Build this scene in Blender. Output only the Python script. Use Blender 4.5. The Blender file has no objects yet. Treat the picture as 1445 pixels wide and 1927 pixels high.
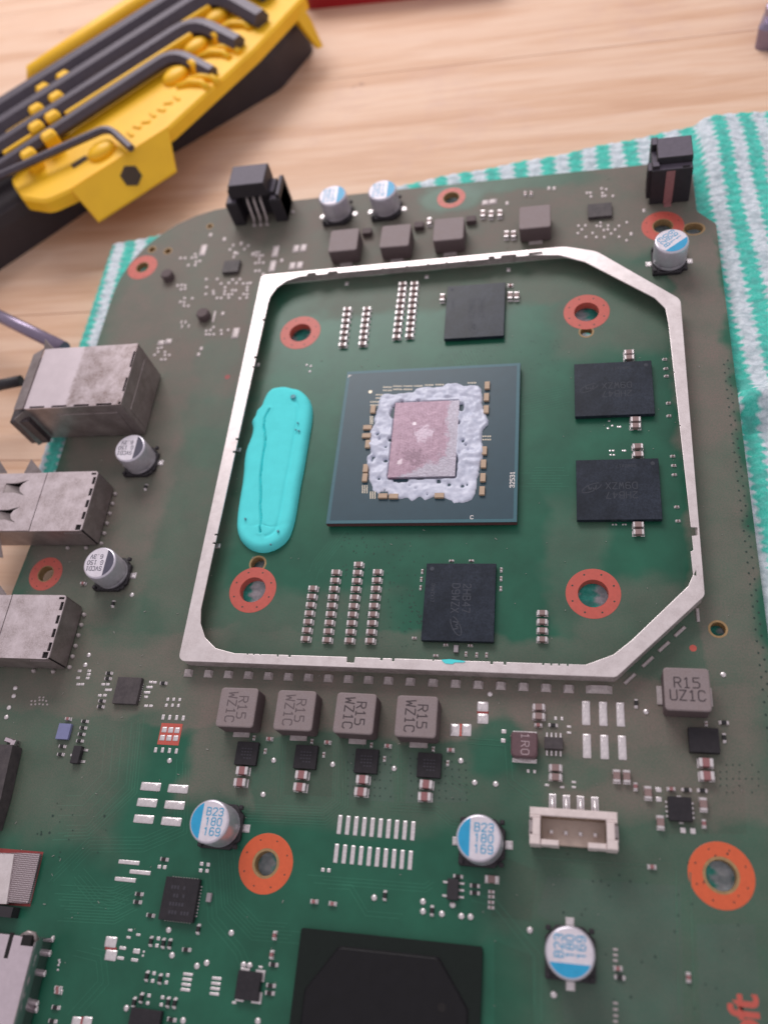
import bpy, math, random
import numpy as np
from mathutils import Vector, Matrix, noise

random.seed(7)
SC = bpy.context.scene
COL = SC.collection

# ------------------------------------------------------------------ camera (units: millimetres)
CAM = (18.554, -87.112, 130.057)
ROT = tuple(math.radians(a) for a in (28.5043, 11.5628, 5.4658))
FPX = 1550.63                                   # focal length in photo pixels (photo 1445 x 1927)
cam_d = bpy.data.cameras.new('camera')
cam_d.sensor_fit = 'HORIZONTAL'; cam_d.sensor_width = 36.0
cam_d.lens = FPX * 36.0 / 1445.0
cam_d.clip_start = 2.0; cam_d.clip_end = 6000.0
cam = bpy.data.objects.new('camera', cam_d)
cam.location = CAM; cam.rotation_euler = ROT
COL.objects.link(cam); SC.camera = cam
_R = np.array(cam.rotation_euler.to_matrix())
def U(px, py, z=0.0):
    """point of the photo (pixels) on the horizontal plane at height z"""
    d = _R @ np.array([(px - 722.5) / FPX, -(py - 963.5) / FPX, -1.0])
    t = (z - CAM[2]) / d[2]
    return (CAM[0] + t * d[0], CAM[1] + t * d[1])
fp = Vector((-6.0, -36.0, 1.0)) - Vector(CAM)
cam_d.dof.use_dof = True
cam_d.dof.focus_distance = abs(fp.dot(Vector(_R[:, 2])))
cam_d.dof.aperture_fstop = (cam_d.lens * 1e-3) / (2 * 1.08)

# ------------------------------------------------------------------ light of the workshop
W = bpy.data.worlds.new('World'); SC.world = W; W.use_nodes = True
bg = W.node_tree.nodes['Background']
bg.inputs[0].default_value = (0.93, 0.86, 0.90, 1); bg.inputs[1].default_value = 0.62
def area(name, loc, target, size, power, color):
    l = bpy.data.lights.new(name, 'AREA'); l.shape = 'RECTANGLE'; l.size = size[0]; l.size_y = size[1]
    l.energy = power; l.color = color
    o = bpy.data.objects.new(name, l); o.location = loc
    o.rotation_euler = (Vector(target) - Vector(loc)).to_track_quat('-Z', 'Y').to_euler()
    COL.objects.link(o)
area('ceiling_lamp', (-135, 385, 320), (-10, 40, 0), (280, 200), 1.56e6, (1.0, 0.95, 0.93))
SC.view_settings.view_transform = 'Standard'; SC.view_settings.look = 'None'
SC.view_settings.exposure = 0.0; SC.view_settings.gamma = 1.0
SC.cycles.use_denoising = True
SC.cycles.max_bounces = 6

# ------------------------------------------------------------------ materials
def lin(r, g, b):
    f = lambda c: (c / 255) / 12.92 if c / 255 <= 0.04045 else ((c / 255 + 0.055) / 1.055) ** 2.4
    return (f(r), f(g), f(b), 1.0)
class NT:
    def __init__(s, name):
        s.m = bpy.data.materials.new(name); s.m.use_nodes = True; s.t = s.m.node_tree
        s.b = s.t.nodes['Principled BSDF']
    def n(s, typ, **kw):
        o = s.t.nodes.new(typ)
        for k, v in kw.items(): setattr(o, k, v)
        return o
    def l(s, a, b): s.t.links.new(a, b)
    def coord(s):
        return s.n('ShaderNodeTexCoord').outputs['Object']
    def noise(s, scale, detail=4, rough=0.55, vec=None, out='Fac'):
        o = s.n('ShaderNodeTexNoise'); o.inputs['Scale'].default_value = scale
        o.inputs['Detail'].default_value = detail; o.inputs['Roughness'].default_value = rough
        s.l(vec if vec is not None else s.coord(), o.inputs['Vector']); return o.outputs[out]
    def math(s, op, a, b=None, clamp=False):
        o = s.n('ShaderNodeMath', operation=op, use_clamp=clamp)
        for i, v in enumerate((a, b)):
            if v is None: continue
            if isinstance(v, (int, float)): o.inputs[i].default_value = v
            else: s.l(v, o.inputs[i])
        return o.outputs[0]
    def ramp(s, f, stops):
        o = s.n('ShaderNodeValToRGB'); e = o.color_ramp.elements
        while len(e) < len(stops): e.new(0.5)
        for k, (p, c) in enumerate(stops): e[k].position = p; e[k].color = c if len(c) == 4 else (*c, 1)
        s.l(f, o.inputs[0]); return o.outputs[0]
    def mix(s, f, a, b):
        o = s.n('ShaderNodeMix', data_type='RGBA')
        if isinstance(f, (int, float)): o.inputs[0].default_value = f
        else: s.l(f, o.inputs[0])
        for i, v in ((6, a), (7, b)):
            if isinstance(v, tuple): o.inputs[i].default_value = v
            else: s.l(v, o.inputs[i])
        return o.outputs[2]
    def bump(s, h, strength=0.3, dist=0.1):
        o = s.n('ShaderNodeBump'); o.inputs['Strength'].default_value = strength; o.inputs['Distance'].default_value = dist
        s.l(h, o.inputs['Height']); s.l(o.outputs[0], s.b.inputs['Normal'])
    def color(s, c):
        if isinstance(c, tuple): s.b.inputs['Base Color'].default_value = c
        else: s.l(c, s.b.inputs['Base Color'])
    def set(s, rough=0.5, metal=0.0, spec=0.5, **kw):
        s.b.inputs['Roughness'].default_value = rough; s.b.inputs['Metallic'].default_value = metal
        s.b.inputs['Specular IOR Level'].default_value = spec
        for k, v in kw.items(): s.b.inputs[k].default_value = v

def simple(name, c, rough=0.5, metal=0.0, spec=0.5, var=0.18, scale=1.2, bump=0.0, bscale=8.0, bdist=0.05, dust=None, dust_amt=0.5, dust_scale=0.7, edge=None):
    """a colour with slight mottling, fine relief and (where the thing is dirty) grey dust"""
    t = NT(name)
    lo = tuple(x * (1 - var) for x in c[:3]) + (1,); hi = tuple(min(1, x * (1 + var)) for x in c[:3]) + (1,)
    col = t.ramp(t.noise(scale, 5), [(0.3, lo), (0.7, hi)])
    if dust:
        f = t.math('MULTIPLY', t.ramp(t.noise(dust_scale, 8, 0.7), [(0.35, (0, 0, 0)), (0.65, (1, 1, 1))]), dust_amt)
        f = t.math('MULTIPLY', f, t.ramp(t.noise(dust_scale * 14, 4, 0.7), [(0.38, (.35, .35, .35)), (0.6, (1, 1, 1))]))
        if edge is not None:      # grime ends along a straight line where something covered the metal
            sp = t.n('ShaderNodeSeparateXYZ'); t.l(t.coord(), sp.inputs[0])
            g = t.math('ADD', t.math('SUBTRACT', sp.outputs[0], edge), t.math('MULTIPLY', t.math('SUBTRACT', t.noise(1.5, 4), .5), 1.6))
            f = t.math('MULTIPLY', t.math('ADD', f, .22), t.ramp(t.math('ADD', t.math('MULTIPLY', g, .4), .5), [(.3, (.04, .04, .04)), (.7, (1, 1, 1))]))
        col = t.mix(f, col, dust)
    t.color(col); t.set(rough, metal, spec)
    if bump: t.bump(t.noise(bscale, 4), bump, bdist)
    return t.m

DUST = lin(133, 114, 109)
# dust on the board: patches where it settled (x, y, half-width x, half-width y, amount), in board millimetres
DUSTY = [(-10, 57, 78, 15.5, 1.0), (43.0, 30, 4.4, 42, 1.0), (42.5, -18, 4.6, 36, .75), (-66, 34, 20, 26, 1.0), (-72, -8, 14, 24, .95), (-56, -12, 12, 36, .55), (-70, -34, 14, 8, .8), (-64, -49, 24, 9, .85),
         (-5, -53, 48, 6.5, 1.0), (30, -58, 17, 11, .88), (-38, -62, 6, 9, .75), (30, -73, 22, 12, .36), (34, -92, 22, 16, .36), (-4, 36, 36, 6, .55), (28, 28, 12, 12, .45), (-4, -44, 40, 3, .45),
         (30, -40, 12, 9, .45), (-30, -42, 18, 8, .35), (-12, -63, 24, 9, .35), (-74, -62, 20, 16, .55), (-62, 3, 9, 16, .6), (20, -30, 5, 14, .25)]
CLEAN = [(-6.9, 62.5, 6.5, 5.0, .75), (8, 65.5, 18, 4.0, .7), (7, -60, 5, 5.5, .8), (-52, -2, 7, 6, .3), (-55, 20, 5, 8, .3), (-60, -40, 8, 5, .3), (18, -62, 6, 2, .3)]
def board_dust(t, amount=1.0):
    co = t.coord()
    w = t.noise(0.09, 3, 0.6, co, 'Color')
    wv = t.n('ShaderNodeVectorMath', operation='MULTIPLY_ADD')
    t.l(w, wv.inputs[0]); wv.inputs[1].default_value = (9, 9, 0); wv.inputs[2].default_value = (-4.5, -4.5, 0)
    av = t.n('ShaderNodeVectorMath', operation='ADD'); t.l(co, av.inputs[0]); t.l(wv.outputs[0], av.inputs[1])
    tot = None
    for (x, y, sx, sy, a) in DUSTY:
        s = t.n('ShaderNodeVectorMath', operation='MULTIPLY_ADD'); t.l(av.outputs[0], s.inputs[0])
        s.inputs[1].default_value = (1 / sx, 1 / sy, 0); s.inputs[2].default_value = (-x / sx, -y / sy, 0)
        ab = t.n('ShaderNodeVectorMath', operation='ABSOLUTE'); t.l(s.outputs[0], ab.inputs[0])
        sp = t.n('ShaderNodeSeparateXYZ'); t.l(ab.outputs[0], sp.inputs[0])
        m = t.math('MAXIMUM', sp.outputs[0], sp.outputs[1])
        mr = t.n('ShaderNodeMapRange', interpolation_type='SMOOTHSTEP'); t.l(m, mr.inputs[0])
        mr.inputs[1].default_value = 1.25; mr.inputs[2].default_value = 0.72; mr.inputs[3].default_value = 0; mr.inputs[4].default_value = a
        tot = mr.outputs[0] if tot is None else t.math('MAXIMUM', tot, mr.outputs[0])
    for (x, y, sx, sy, a) in CLEAN:
        s = t.n('ShaderNodeVectorMath', operation='MULTIPLY_ADD'); t.l(av.outputs[0], s.inputs[0])
        s.inputs[1].default_value = (1 / sx, 1 / sy, 0); s.inputs[2].default_value = (-x / sx, -y / sy, 0)
        ln = t.n('ShaderNodeVectorMath', operation='LENGTH'); sq = t.n('ShaderNodeVectorMath', operation='MULTIPLY'); t.l(s.outputs[0], sq.inputs[0]); sq.inputs[1].default_value = (1, 1, 0)
        t.l(sq.outputs[0], ln.inputs[0])
        mr = t.n('ShaderNodeMapRange', interpolation_type='SMOOTHSTEP'); t.l(ln.outputs['Value'], mr.inputs[0])
        mr.inputs[1].default_value = .7; mr.inputs[2].default_value = 1.25; mr.inputs[3].default_value = 1 - a; mr.inputs[4].default_value = 1
        tot = t.math('MULTIPLY', tot, mr.outputs[0])
    fine = t.ramp(t.noise(3.3, 8, 0.85, co), [(0.38, (.5, .5, .5)), (0.6, (1, 1, 1))])
    big = t.ramp(t.noise(0.16, 4, 0.6, co), [(0.32, (.72, .72, .72)), (0.66, (1, 1, 1))])
    return t.math('MULTIPLY', t.math('MULTIPLY', t.math('MULTIPLY', tot, fine), big), amount, True)
def board_mat(name, green, amount=1.0):
    t = NT(name)
    base = t.ramp(t.noise(0.13, 4), [(0.3, tuple(x * .82 for x in green[:3])), (0.7, tuple(x * 1.18 for x in green[:3]))])
    d = board_dust(t, amount)
    sp = t.ramp(t.noise(1.9, 3, 0.6), [(0.66, (0, 0, 0)), (0.72, (1, 1, 1))])
    grime = t.mix(t.math('MULTIPLY', sp, 0.30), DUST, lin(92, 79, 73))
    t.color(t.mix(d, base, grime))
    t.l(t.math('ADD', t.math('MULTIPLY', d, 0.42), 0.34), t.b.inputs['Roughness'])
    t.b.inputs['Specular IOR Level'].default_value = 0.36
    t.bump(t.noise(5.0, 5, 0.7), 0.12, 0.05)
    return t.m

M = {}
M['mask'] = board_mat('solder_mask_green', lin(34, 93, 73))
M['mask_dark'] = board_mat('solder_mask_deep_green', lin(31, 85, 66))
M['mask_light'] = board_mat('solder_mask_over_copper', lin(46, 108, 86), 0.97)
M['mask_pour'] = board_mat('solder_mask_grey_green', lin(47, 94, 79), 0.97)
M['via'] = simple('via_dark', lin(34, 58, 52), 0.5)
M['fr4'] = simple('board_edge_green', lin(70, 125, 92), 0.6, bump=.1)
M['tan'] = simple('bare_laminate_tan', lin(158, 128, 88), 0.6)
M['orange'] = simple('copper_orange_mask', lin(196, 88, 76), 0.45, var=.08, bump=.05, dust=DUST, dust_amt=.12)
M['orange_b'] = simple('copper_orange_mask_clean', lin(214, 96, 58), 0.42, var=.06, bump=.05)
M['red'] = simple('red_solder_mask', lin(150, 62, 60), 0.5)
M['solder'] = simple('solder_bright', (.76, .71, .73, 1), 0.3, 0.7, var=.12, scale=3, bump=.6, bscale=1.6, bdist=.2)
M['solder_dull'] = simple('solder_dusty', (.53, .48, .49, 1), 0.5, 0.35, var=.2, scale=3, bump=.3, bscale=3, bdist=.1, dust=DUST, dust_amt=.6)
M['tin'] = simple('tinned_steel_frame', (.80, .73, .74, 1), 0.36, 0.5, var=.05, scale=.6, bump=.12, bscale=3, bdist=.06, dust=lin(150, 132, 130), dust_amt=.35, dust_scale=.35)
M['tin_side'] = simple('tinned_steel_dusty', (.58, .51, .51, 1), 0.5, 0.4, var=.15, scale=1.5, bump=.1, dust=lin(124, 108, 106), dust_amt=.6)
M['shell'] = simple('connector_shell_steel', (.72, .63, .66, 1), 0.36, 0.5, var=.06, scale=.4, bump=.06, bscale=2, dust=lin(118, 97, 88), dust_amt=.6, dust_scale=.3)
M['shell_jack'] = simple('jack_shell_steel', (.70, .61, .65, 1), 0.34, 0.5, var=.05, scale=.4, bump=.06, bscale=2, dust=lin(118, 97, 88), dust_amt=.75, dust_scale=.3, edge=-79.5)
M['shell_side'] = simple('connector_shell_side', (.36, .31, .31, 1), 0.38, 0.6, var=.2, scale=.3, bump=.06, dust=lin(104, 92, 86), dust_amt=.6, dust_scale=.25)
M['shell_clean'] = simple('connector_shell_polished', (.74, .64, .70, 1), 0.2, 0.95, var=.04, bump=.04, bscale=3)
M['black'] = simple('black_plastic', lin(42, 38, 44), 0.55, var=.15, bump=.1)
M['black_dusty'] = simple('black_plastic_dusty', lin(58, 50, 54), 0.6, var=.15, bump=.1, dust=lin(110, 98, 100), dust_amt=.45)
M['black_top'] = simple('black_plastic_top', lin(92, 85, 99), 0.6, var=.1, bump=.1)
M['void'] = simple('dark_opening', lin(24, 20, 22), 0.8)
M['chip'] = simple('memory_chip_black', lin(29, 35, 45), 0.36, spec=.24, var=.15, scale=1.5, bump=.12, bscale=6, dust=lin(64, 72, 88), dust_amt=.55, dust_scale=.22)
M['chip_b'] = simple('chip_black', lin(44, 42, 47), 0.5, spec=.25, var=.12, scale=1.5, bump=.12, bscale=8, dust=lin(66, 60, 63), dust_amt=.3)
M['chip_d'] = simple('chip_dusty', lin(62, 56, 60), 0.6, var=.15, bump=.12, dust=lin(104, 96, 96), dust_amt=.5)
M['bga'] = simple('chip_mould_charcoal', lin(23, 22, 26), 0.45, spec=.25, var=.12, scale=.6, bump=.15, bscale=5)
M['bga_sub'] = simple('chip_carrier_dark', lin(19, 28, 25), 0.42, spec=.25, var=.1)
M['mark'] = simple('laser_marking', lin(54, 59, 71), 0.6, var=.2, scale=3)
M['mark_dim'] = simple('laser_marking_dim', lin(58, 56, 66), 0.6, var=.2, scale=3)
M['mark_faint'] = simple('laser_marking_faint', lin(45, 50, 62), 0.6, var=.2, scale=3)
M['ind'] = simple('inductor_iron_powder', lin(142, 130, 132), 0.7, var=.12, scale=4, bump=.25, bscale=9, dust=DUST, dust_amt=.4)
M['ind_side'] = simple('inductor_side', lin(92, 78, 80), 0.7, var=.15, scale=3, bump=.2, bscale=8)  # on the big inductors a darker copy of the body, side shade put into the colour
M['ind_mark'] = simple('inductor_lettering', lin(70, 60, 64), 0.7)
M['ind_mark_faint'] = simple('inductor_lettering_faint', lin(98, 86, 89), 0.7)
M['ind_red'] = simple('inductor_maroon', lin(100, 74, 80), 0.5, var=.1, scale=2, bump=.1)
M['mark_pale'] = simple('pale_lettering', lin(176, 156, 162), 0.6)
M['ceram'] = simple('ceramic_grey_brown', lin(142, 118, 116), 0.5, var=.1, scale=2)
M['ceram_red'] = simple('ceramic_red_brown', lin(150, 102, 104), 0.5, var=.1, scale=2)
M['ceram_grey'] = simple('ceramic_grey', lin(158, 150, 156), 0.5, var=.06)
M['res'] = simple('resistor_black', lin(32, 32, 34), 0.4)
M['alu'] = simple('aluminium_can', (.68, .65, .74, 1), 0.33, 0.6, var=.05, scale=2, bump=.05, dust=lin(150, 136, 140), dust_amt=.2)
M['alu_top'] = simple('aluminium_top', (.76, .72, .80, 1), 0.5, 0.15, var=.05, scale=2, bump=.08, bscale=4, dust=lin(170, 156, 162), dust_amt=.3)
M['blue'] = simple('capacitor_blue', lin(40, 160, 208), 0.45, var=.06)
M['blue_txt'] = simple('capacitor_blue_print', lin(58, 158, 200), 0.5, var=.06)
M['navy'] = simple('capacitor_dark_print', lin(76, 74, 92), 0.5, var=.08)
M['jst'] = simple('ivory_nylon', lin(232, 218, 216), 0.5, var=.06, bump=.06, dust=lin(150, 132, 120), dust_amt=.18, dust_scale=1.0)
M['jst_floor'] = simple('ivory_nylon_tan', lin(206, 186, 174), 0.6, var=.15, scale=1.2, dust=lin(130, 110, 96), dust_amt=.5, dust_scale=1.2)  # tan tone of the socket floor, duller than the housing
M['jst_in'] = simple('ivory_nylon_brown', lin(140, 118, 100), 0.6, var=.2, bump=.1, scale=2, dust=lin(96, 82, 72), dust_amt=.6, dust_scale=2.0)  # darker brown tone for the socket's inner walls
M['gold'] = simple('gold_contacts', lin(236, 222, 200), 0.4, 0.2, var=.1)
M['tancap'] = simple('tan_capacitor', lin(186, 160, 136), 0.5, var=.08)
M['apu'] = simple('package_substrate_teal', lin(36, 68, 82), 0.38, var=.06, scale=.5, bump=.05)
M['apu_edge'] = simple('package_substrate_rim', lin(52, 100, 112), 0.42, var=.06)
M['apu_side'] = simple('package_side_maroon', lin(96, 58, 60), 0.6, var=.1)
M['white'] = simple('white_print', lin(222, 216, 214), 0.5)
M['speck'] = simple('pale_dust_speck', lin(158, 156, 152), 0.8)
M['lblue'] = simple('periwinkle_crystal', lin(128, 132, 172), 0.35, 0.15, var=.05)

def paste_mat():
    t = NT('thermal_paste_white')
    c = t.ramp(t.noise(1.1, 6, .6), [(0.3, lin(190, 196, 216)), (0.62, lin(214, 218, 236))])
    t.color(c); t.set(.42, 0, .5); t.bump(t.noise(1.2, 2, .5), .2, .25)
    return t.m
M['paste'] = paste_mat()
def die_mat():
    t = NT('silicon_die_pink')
    base = t.ramp(t.noise(.8, 5, .6), [(0.3, lin(138, 110, 127)), (0.7, lin(168, 140, 157))])
    wv = t.n('ShaderNodeTexWave', wave_type='BANDS'); wv.inputs['Scale'].default_value = .55; wv.inputs['Distortion'].default_value = 1.5; wv.inputs['Detail'].default_value = 3
    t.l(t.coord(), wv.inputs['Vector'])
    base = t.mix(t.math('MULTIPLY', wv.outputs[0], .10), base, lin(186, 160, 178))
    # film of grey paste left on the right and lower edge, clear spots rubbed off
    sp = t.n('ShaderNodeSeparateXYZ'); t.l(t.coord(), sp.inputs[0])
    u = t.math('MULTIPLY', sp.outputs[0], 1 / 11.4); v = t.math('MULTIPLY', sp.outputs[1], -1 / 16.4)
    nz = t.math('MULTIPLY', t.math('SUBTRACT', t.noise(.55, 5, .65), .5), .26)
    e1 = t.math('SUBTRACT', t.math('ADD', t.math('MULTIPLY', u, .214), t.math('MULTIPLY', v, .54)), .205)
    e2 = t.math('MULTIPLY', t.math('SUBTRACT', u, .37), .6)
    e = t.math('ADD', t.math('MAXIMUM', e1, e2), nz)
    film = t.ramp(t.math('ADD', t.math('MULTIPLY', e, 3.0), .5), [(.44, (0, 0, 0)), (.56, (1, 1, 1))])
    col = t.mix(t.math('MULTIPLY', film, .85), base, t.ramp(t.noise(2.0, 5), [(.3, lin(150, 146, 160)), (.7, lin(178, 176, 190))]))
    def spot(cu, cv, su, sv, amt, colr, col, nse=.5):
        a = t.math('MULTIPLY', t.math('SUBTRACT', u, cu), 1 / su); b = t.math('MULTIPLY', t.math('SUBTRACT', v, cv), 1 / sv)
        d = t.math('SQRT', t.math('ADD', t.math('MULTIPLY', a, a), t.math('MULTIPLY', b, b)))
        d = t.math('ADD', d, t.math('MULTIPLY', t.math('SUBTRACT', t.noise(1.0, 6, .7), .5), 5.0 * nse))
        return t.mix(t.math('MULTIPLY', t.ramp(d, [(.55, (1, 1, 1)), (1.0, (0, 0, 0))]), amt), col, colr)
    col = spot(-.02, -.06, .16, .13, .6, lin(200, 186, 202), col, .8)
    col = spot(-.16, .25, .22, .10, .75, lin(122, 96, 112), col, .9)
    col = spot(-.19, -.2, .05, .03, .9, lin(226, 216, 226), col, .6)
    col = spot(-.36, .3, .05, .05, .7, lin(220, 206, 216), col, .6)
    t.color(col); t.set(.32, .25, .6); t.bump(t.noise(2.6, 6, .7), .5, .16)
    return t.m
M['die'] = die_mat()
M['putty'] = simple('thermal_putty_cyan', lin(98, 230, 234), 0.85, spec=.15, var=.03, scale=.5, bump=.10, bscale=5, bdist=.05)
M['putty_spot'] = simple('putty_grey_smudge', lin(98, 158, 172), 0.6, var=.2, scale=3)

def wood_mat(k):
    t = NT('pine_plank')
    co = t.coord()
    mp = t.n('ShaderNodeMapping'); mp.inputs['Scale'].default_value = (.010, .13, .13); mp.inputs['Location'].default_value = (k * 13.7, k * 5.1, 0)
    t.l(co, mp.inputs[0])
    dn = t.noise(2.2, 3, .5, mp.outputs[0], 'Color')
    vm = t.n('ShaderNodeVectorMath', operation='MULTIPLY_ADD'); t.l(dn, vm.inputs[0]); vm.inputs[1].default_value = (.6, .6, .6); t.l(mp.outputs[0], vm.inputs[2])
    g = t.noise(1.0, 9, .62, vm.outputs[0])
    col = t.ramp(g, [(.22, lin(194, 147, 117)), (.42, lin(218, 178, 149)), (.56, lin(230, 197, 173)), (.66, lin(223, 184, 156)), (.8, lin(206, 160, 128))])
    mp2 = t.n('ShaderNodeMapping'); mp2.inputs['Scale'].default_value = (.02, .5, .5); mp2.inputs['Location'].default_value = (k * 3, 0, 0); t.l(co, mp2.inputs[0])
    fine = t.noise(2.2, 6, .7, mp2.outputs[0])
    col = t.mix(t.math('MULTIPLY', t.ramp(fine, [(.5, (0, 0, 0)), (.75, (1, 1, 1))]), .28), col, lin(188, 148, 134))
    stain = t.ramp(t.noise(.022, 5, .7), [(.55, (0, 0, 0)), (.7, (1, 1, 1))])
    col = t.mix(t.math('MULTIPLY', stain, .3), col, lin(196, 160, 156))
    spot = t.ramp(t.noise(.12, 2, .5), [(.73, (0, 0, 0)), (.78, (1, 1, 1))])
    col = t.mix(t.math('MULTIPLY', spot, .45), col, lin(150, 112, 100))
    t.color(col); t.set(.55, 0, .35); t.bump(fine, .12, .2)
    return t.m
def cloth_mat():
    t = NT('striped_knit')
    co = t.coord()
    sp = t.n('ShaderNodeSeparateXYZ'); t.l(co, sp.inputs[0])
    x = t.math('ADD', sp.outputs[0], t.math('MULTIPLY', sp.outputs[1], .063))
    x = t.math('SUBTRACT', x, t.math('MULTIPLY', t.math('MULTIPLY', t.math('SUBTRACT', -30.0, x), 1 / 60, True), 2.8))
    x = t.math('ADD', x, t.math('MULTIPLY', t.noise(.05, 2, .5, co), 2.0))
    x = t.math('ADD', x, t.math('MULTIPLY', t.noise(.9, 3, .6, co), 1.6))
    row = t.math('SINE', t.math('MULTIPLY', t.math('ADD', sp.outputs[1], t.math('MULTIPLY', t.noise(.4, 2, .5, co), 1.5)), 3.6))
    x = t.math('ADD', x, t.math('MULTIPLY', row, .38))
    s = t.math('SINE', t.math('MULTIPLY', t.math('ADD', x, -28.45), 2 * math.pi / 6.2))
    f = t.ramp(t.math('ADD', t.math('MULTIPLY', s, .5), .5), [(.30, (0, 0, 0)), (.70, (1, 1, 1))])
    k = t.noise(1.6, 4, .7, co)
    teal = t.ramp(k, [(.3, lin(62, 190, 172)), (.7, lin(108, 216, 202))])
    white = t.ramp(k, [(.3, lin(196, 208, 218)), (.65, lin(228, 236, 244))])
    loop = t.n('ShaderNodeTexVoronoi', feature='F1'); loop.inputs['Scale'].default_value = .62
    mp = t.n('ShaderNodeMapping'); mp.inputs['Scale'].default_value = (.75, 1.5, 1); t.l(co, mp.inputs[0]); t.l(mp.outputs[0], loop.inputs['Vector'])
    gap = t.ramp(loop.outputs[0], [(.42, (0, 0, 0)), (.75, (1, 1, 1))])
    t.color(t.mix(t.math('MULTIPLY', gap, .34), t.mix(f, teal, white), lin(104, 142, 148))); t.set(.9, 0, .2)
    wv = t.n('ShaderNodeTexVoronoi', feature='F1'); wv.inputs['Scale'].default_value = .85
    t.l(co, wv.inputs['Vector'])
    t.bump(t.math('SUBTRACT', 1.0, wv.outputs[0]), .4, .4)
    return t.m
def weave_mat():
    t = NT('conductive_weave')
    co = t.coord()
    a = t.n('ShaderNodeTexWave', wave_type='BANDS', bands_direction='X'); a.inputs['Scale'].default_value = 1.35
    b = t.n('ShaderNodeTexWave', wave_type='BANDS', bands_direction='Y'); b.inputs['Scale'].default_value = 1.05
    t.l(co, a.inputs['Vector']); t.l(co, b.inputs['Vector'])
    h = t.math('MULTIPLY', a.outputs[0], b.outputs[0])
    t.color(t.ramp(h, [(.05, lin(120, 104, 108)), (.6, lin(212, 200, 206))])); t.set(.4, .4)
    t.bump(h, .5, .15)
    return t.m
M['cloth'] = cloth_mat(); M['weave'] = weave_mat()
M['yellow'] = simple('yellow_plastic', lin(252, 194, 32), 0.45, var=.06, scale=.15, bump=.06, bscale=2)
M['key'] = simple('black_oxide_steel', lin(80, 73, 84), 0.42, 0.3, var=.1, scale=.5, bump=.05)
M['grip'] = simple('dark_grip_plastic', lin(52, 44, 50), 0.55, var=.1, scale=.3, bump=.1)
M['brown'] = simple('dark_brown_badge', lin(66, 48, 32), 0.5)
M['rod'] = simple('grey_violet_steel', lin(140, 128, 150), 0.3, 0.6, var=.06)
M['redp'] = simple('red_plastic', lin(170, 16, 34), 0.45, var=.06)

# ------------------------------------------------------------------ mesh helpers
class MB:
    def __init__(s): s.v = []; s.f = []; s.mi = []; s.sm = []
    def loft(s, rings, mi=0, cap0=True, cap1=True, smooth=False, mi_top=None, closed=True):
        base = len(s.v); n = len(rings[0])
        for r in rings: s.v += [tuple(p) for p in r]
        for k in range(len(rings) - 1):
            for i in range(n if closed else n - 1):
                j = (i + 1) % n
                s.f.append((base + k * n + i, base + k * n + j, base + (k + 1) * n + j, base + (k + 1) * n + i)); s.mi.append(mi); s.sm.append(smooth)
        if cap0: s.f.append(tuple(base + i for i in reversed(range(n)))); s.mi.append(mi); s.sm.append(False)
        if cap1:
            b = base + (len(rings) - 1) * n
            s.f.append(tuple(b + i for i in range(n))); s.mi.append(mi if mi_top is None else mi_top); s.sm.append(False)
    def box(s, cx, cy, z0, w, h, z1, c=0.0, r=0.0, mi=0, mi_top=None, n=3):
        """a block with rounded upright corners (r) and a chamfered top edge (c)"""
        R = lambda z, i: [(cx + x, cy + y, z) for x, y in rrect(w - 2 * i, h - 2 * i, max(r - i, 0.001) if r else 0, n)]
        rings = [R(z0, 0), R(z1 - c, 0)] + ([R(z1, c)] if c else [])
        s.loft(rings, mi, mi_top=mi_top)
    def lathe(s, prof, n=32, cx=0, cy=0, mi=0, smooth=True, mis=None, a0=0.0):
        rings = [[(cx + r * math.cos(a0 + 2 * math.pi * i / n), cy + r * math.sin(a0 + 2 * math.pi * i / n), z) for i in range(n)] for r, z in prof]
        s.loft(rings, mi, smooth=smooth)
    def disc(s, cx, cy, z, r, n=16, mi=0, sx=1.0):
        b = len(s.v); s.v += [(cx + sx * r * math.cos(2 * math.pi * i / n), cy + r * math.sin(2 * math.pi * i / n), z) for i in range(n)]
        s.f.append(tuple(range(b, b + n))); s.mi.append(mi); s.sm.append(False)
    def poly(s, pts, mi=0):
        b = len(s.v); s.v += [tuple(p) for p in pts]; s.f.append(tuple(range(b, b + len(pts)))); s.mi.append(mi); s.sm.append(False)
    def tube(s, pts, r, n=10, mi=0, smooth=True):
        rings = []; pts = [Vector(p) for p in pts]; up = Vector((0, 0, 1)); 
        for i, p in enumerate(pts):
            d = (pts[min(i + 1, len(pts) - 1)] - pts[max(i - 1, 0)]).normalized()
            u = up if abs(d.z) < .9 else Vector((1, 0, 0))
            a = d.cross(u).normalized(); b = a.cross(d).normalized()
            rr = r[i] if isinstance(r, (list, tuple)) else r
            rings.append([p + a * rr * math.cos(2 * math.pi * k / n) + b * rr * math.sin(2 * math.pi * k / n) for k in range(n)])
        s.loft(rings, mi, smooth=smooth)
    def mesh(s, name, mats):
        me = bpy.data.meshes.new(name); me.from_pydata(s.v, [], s.f)
        for m in mats: me.materials.append(M[m] if isinstance(m, str) else m)
        me.polygons.foreach_set('material_index', s.mi); me.polygons.foreach_set('use_smooth', s.sm)
        me.update(); return me

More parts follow.
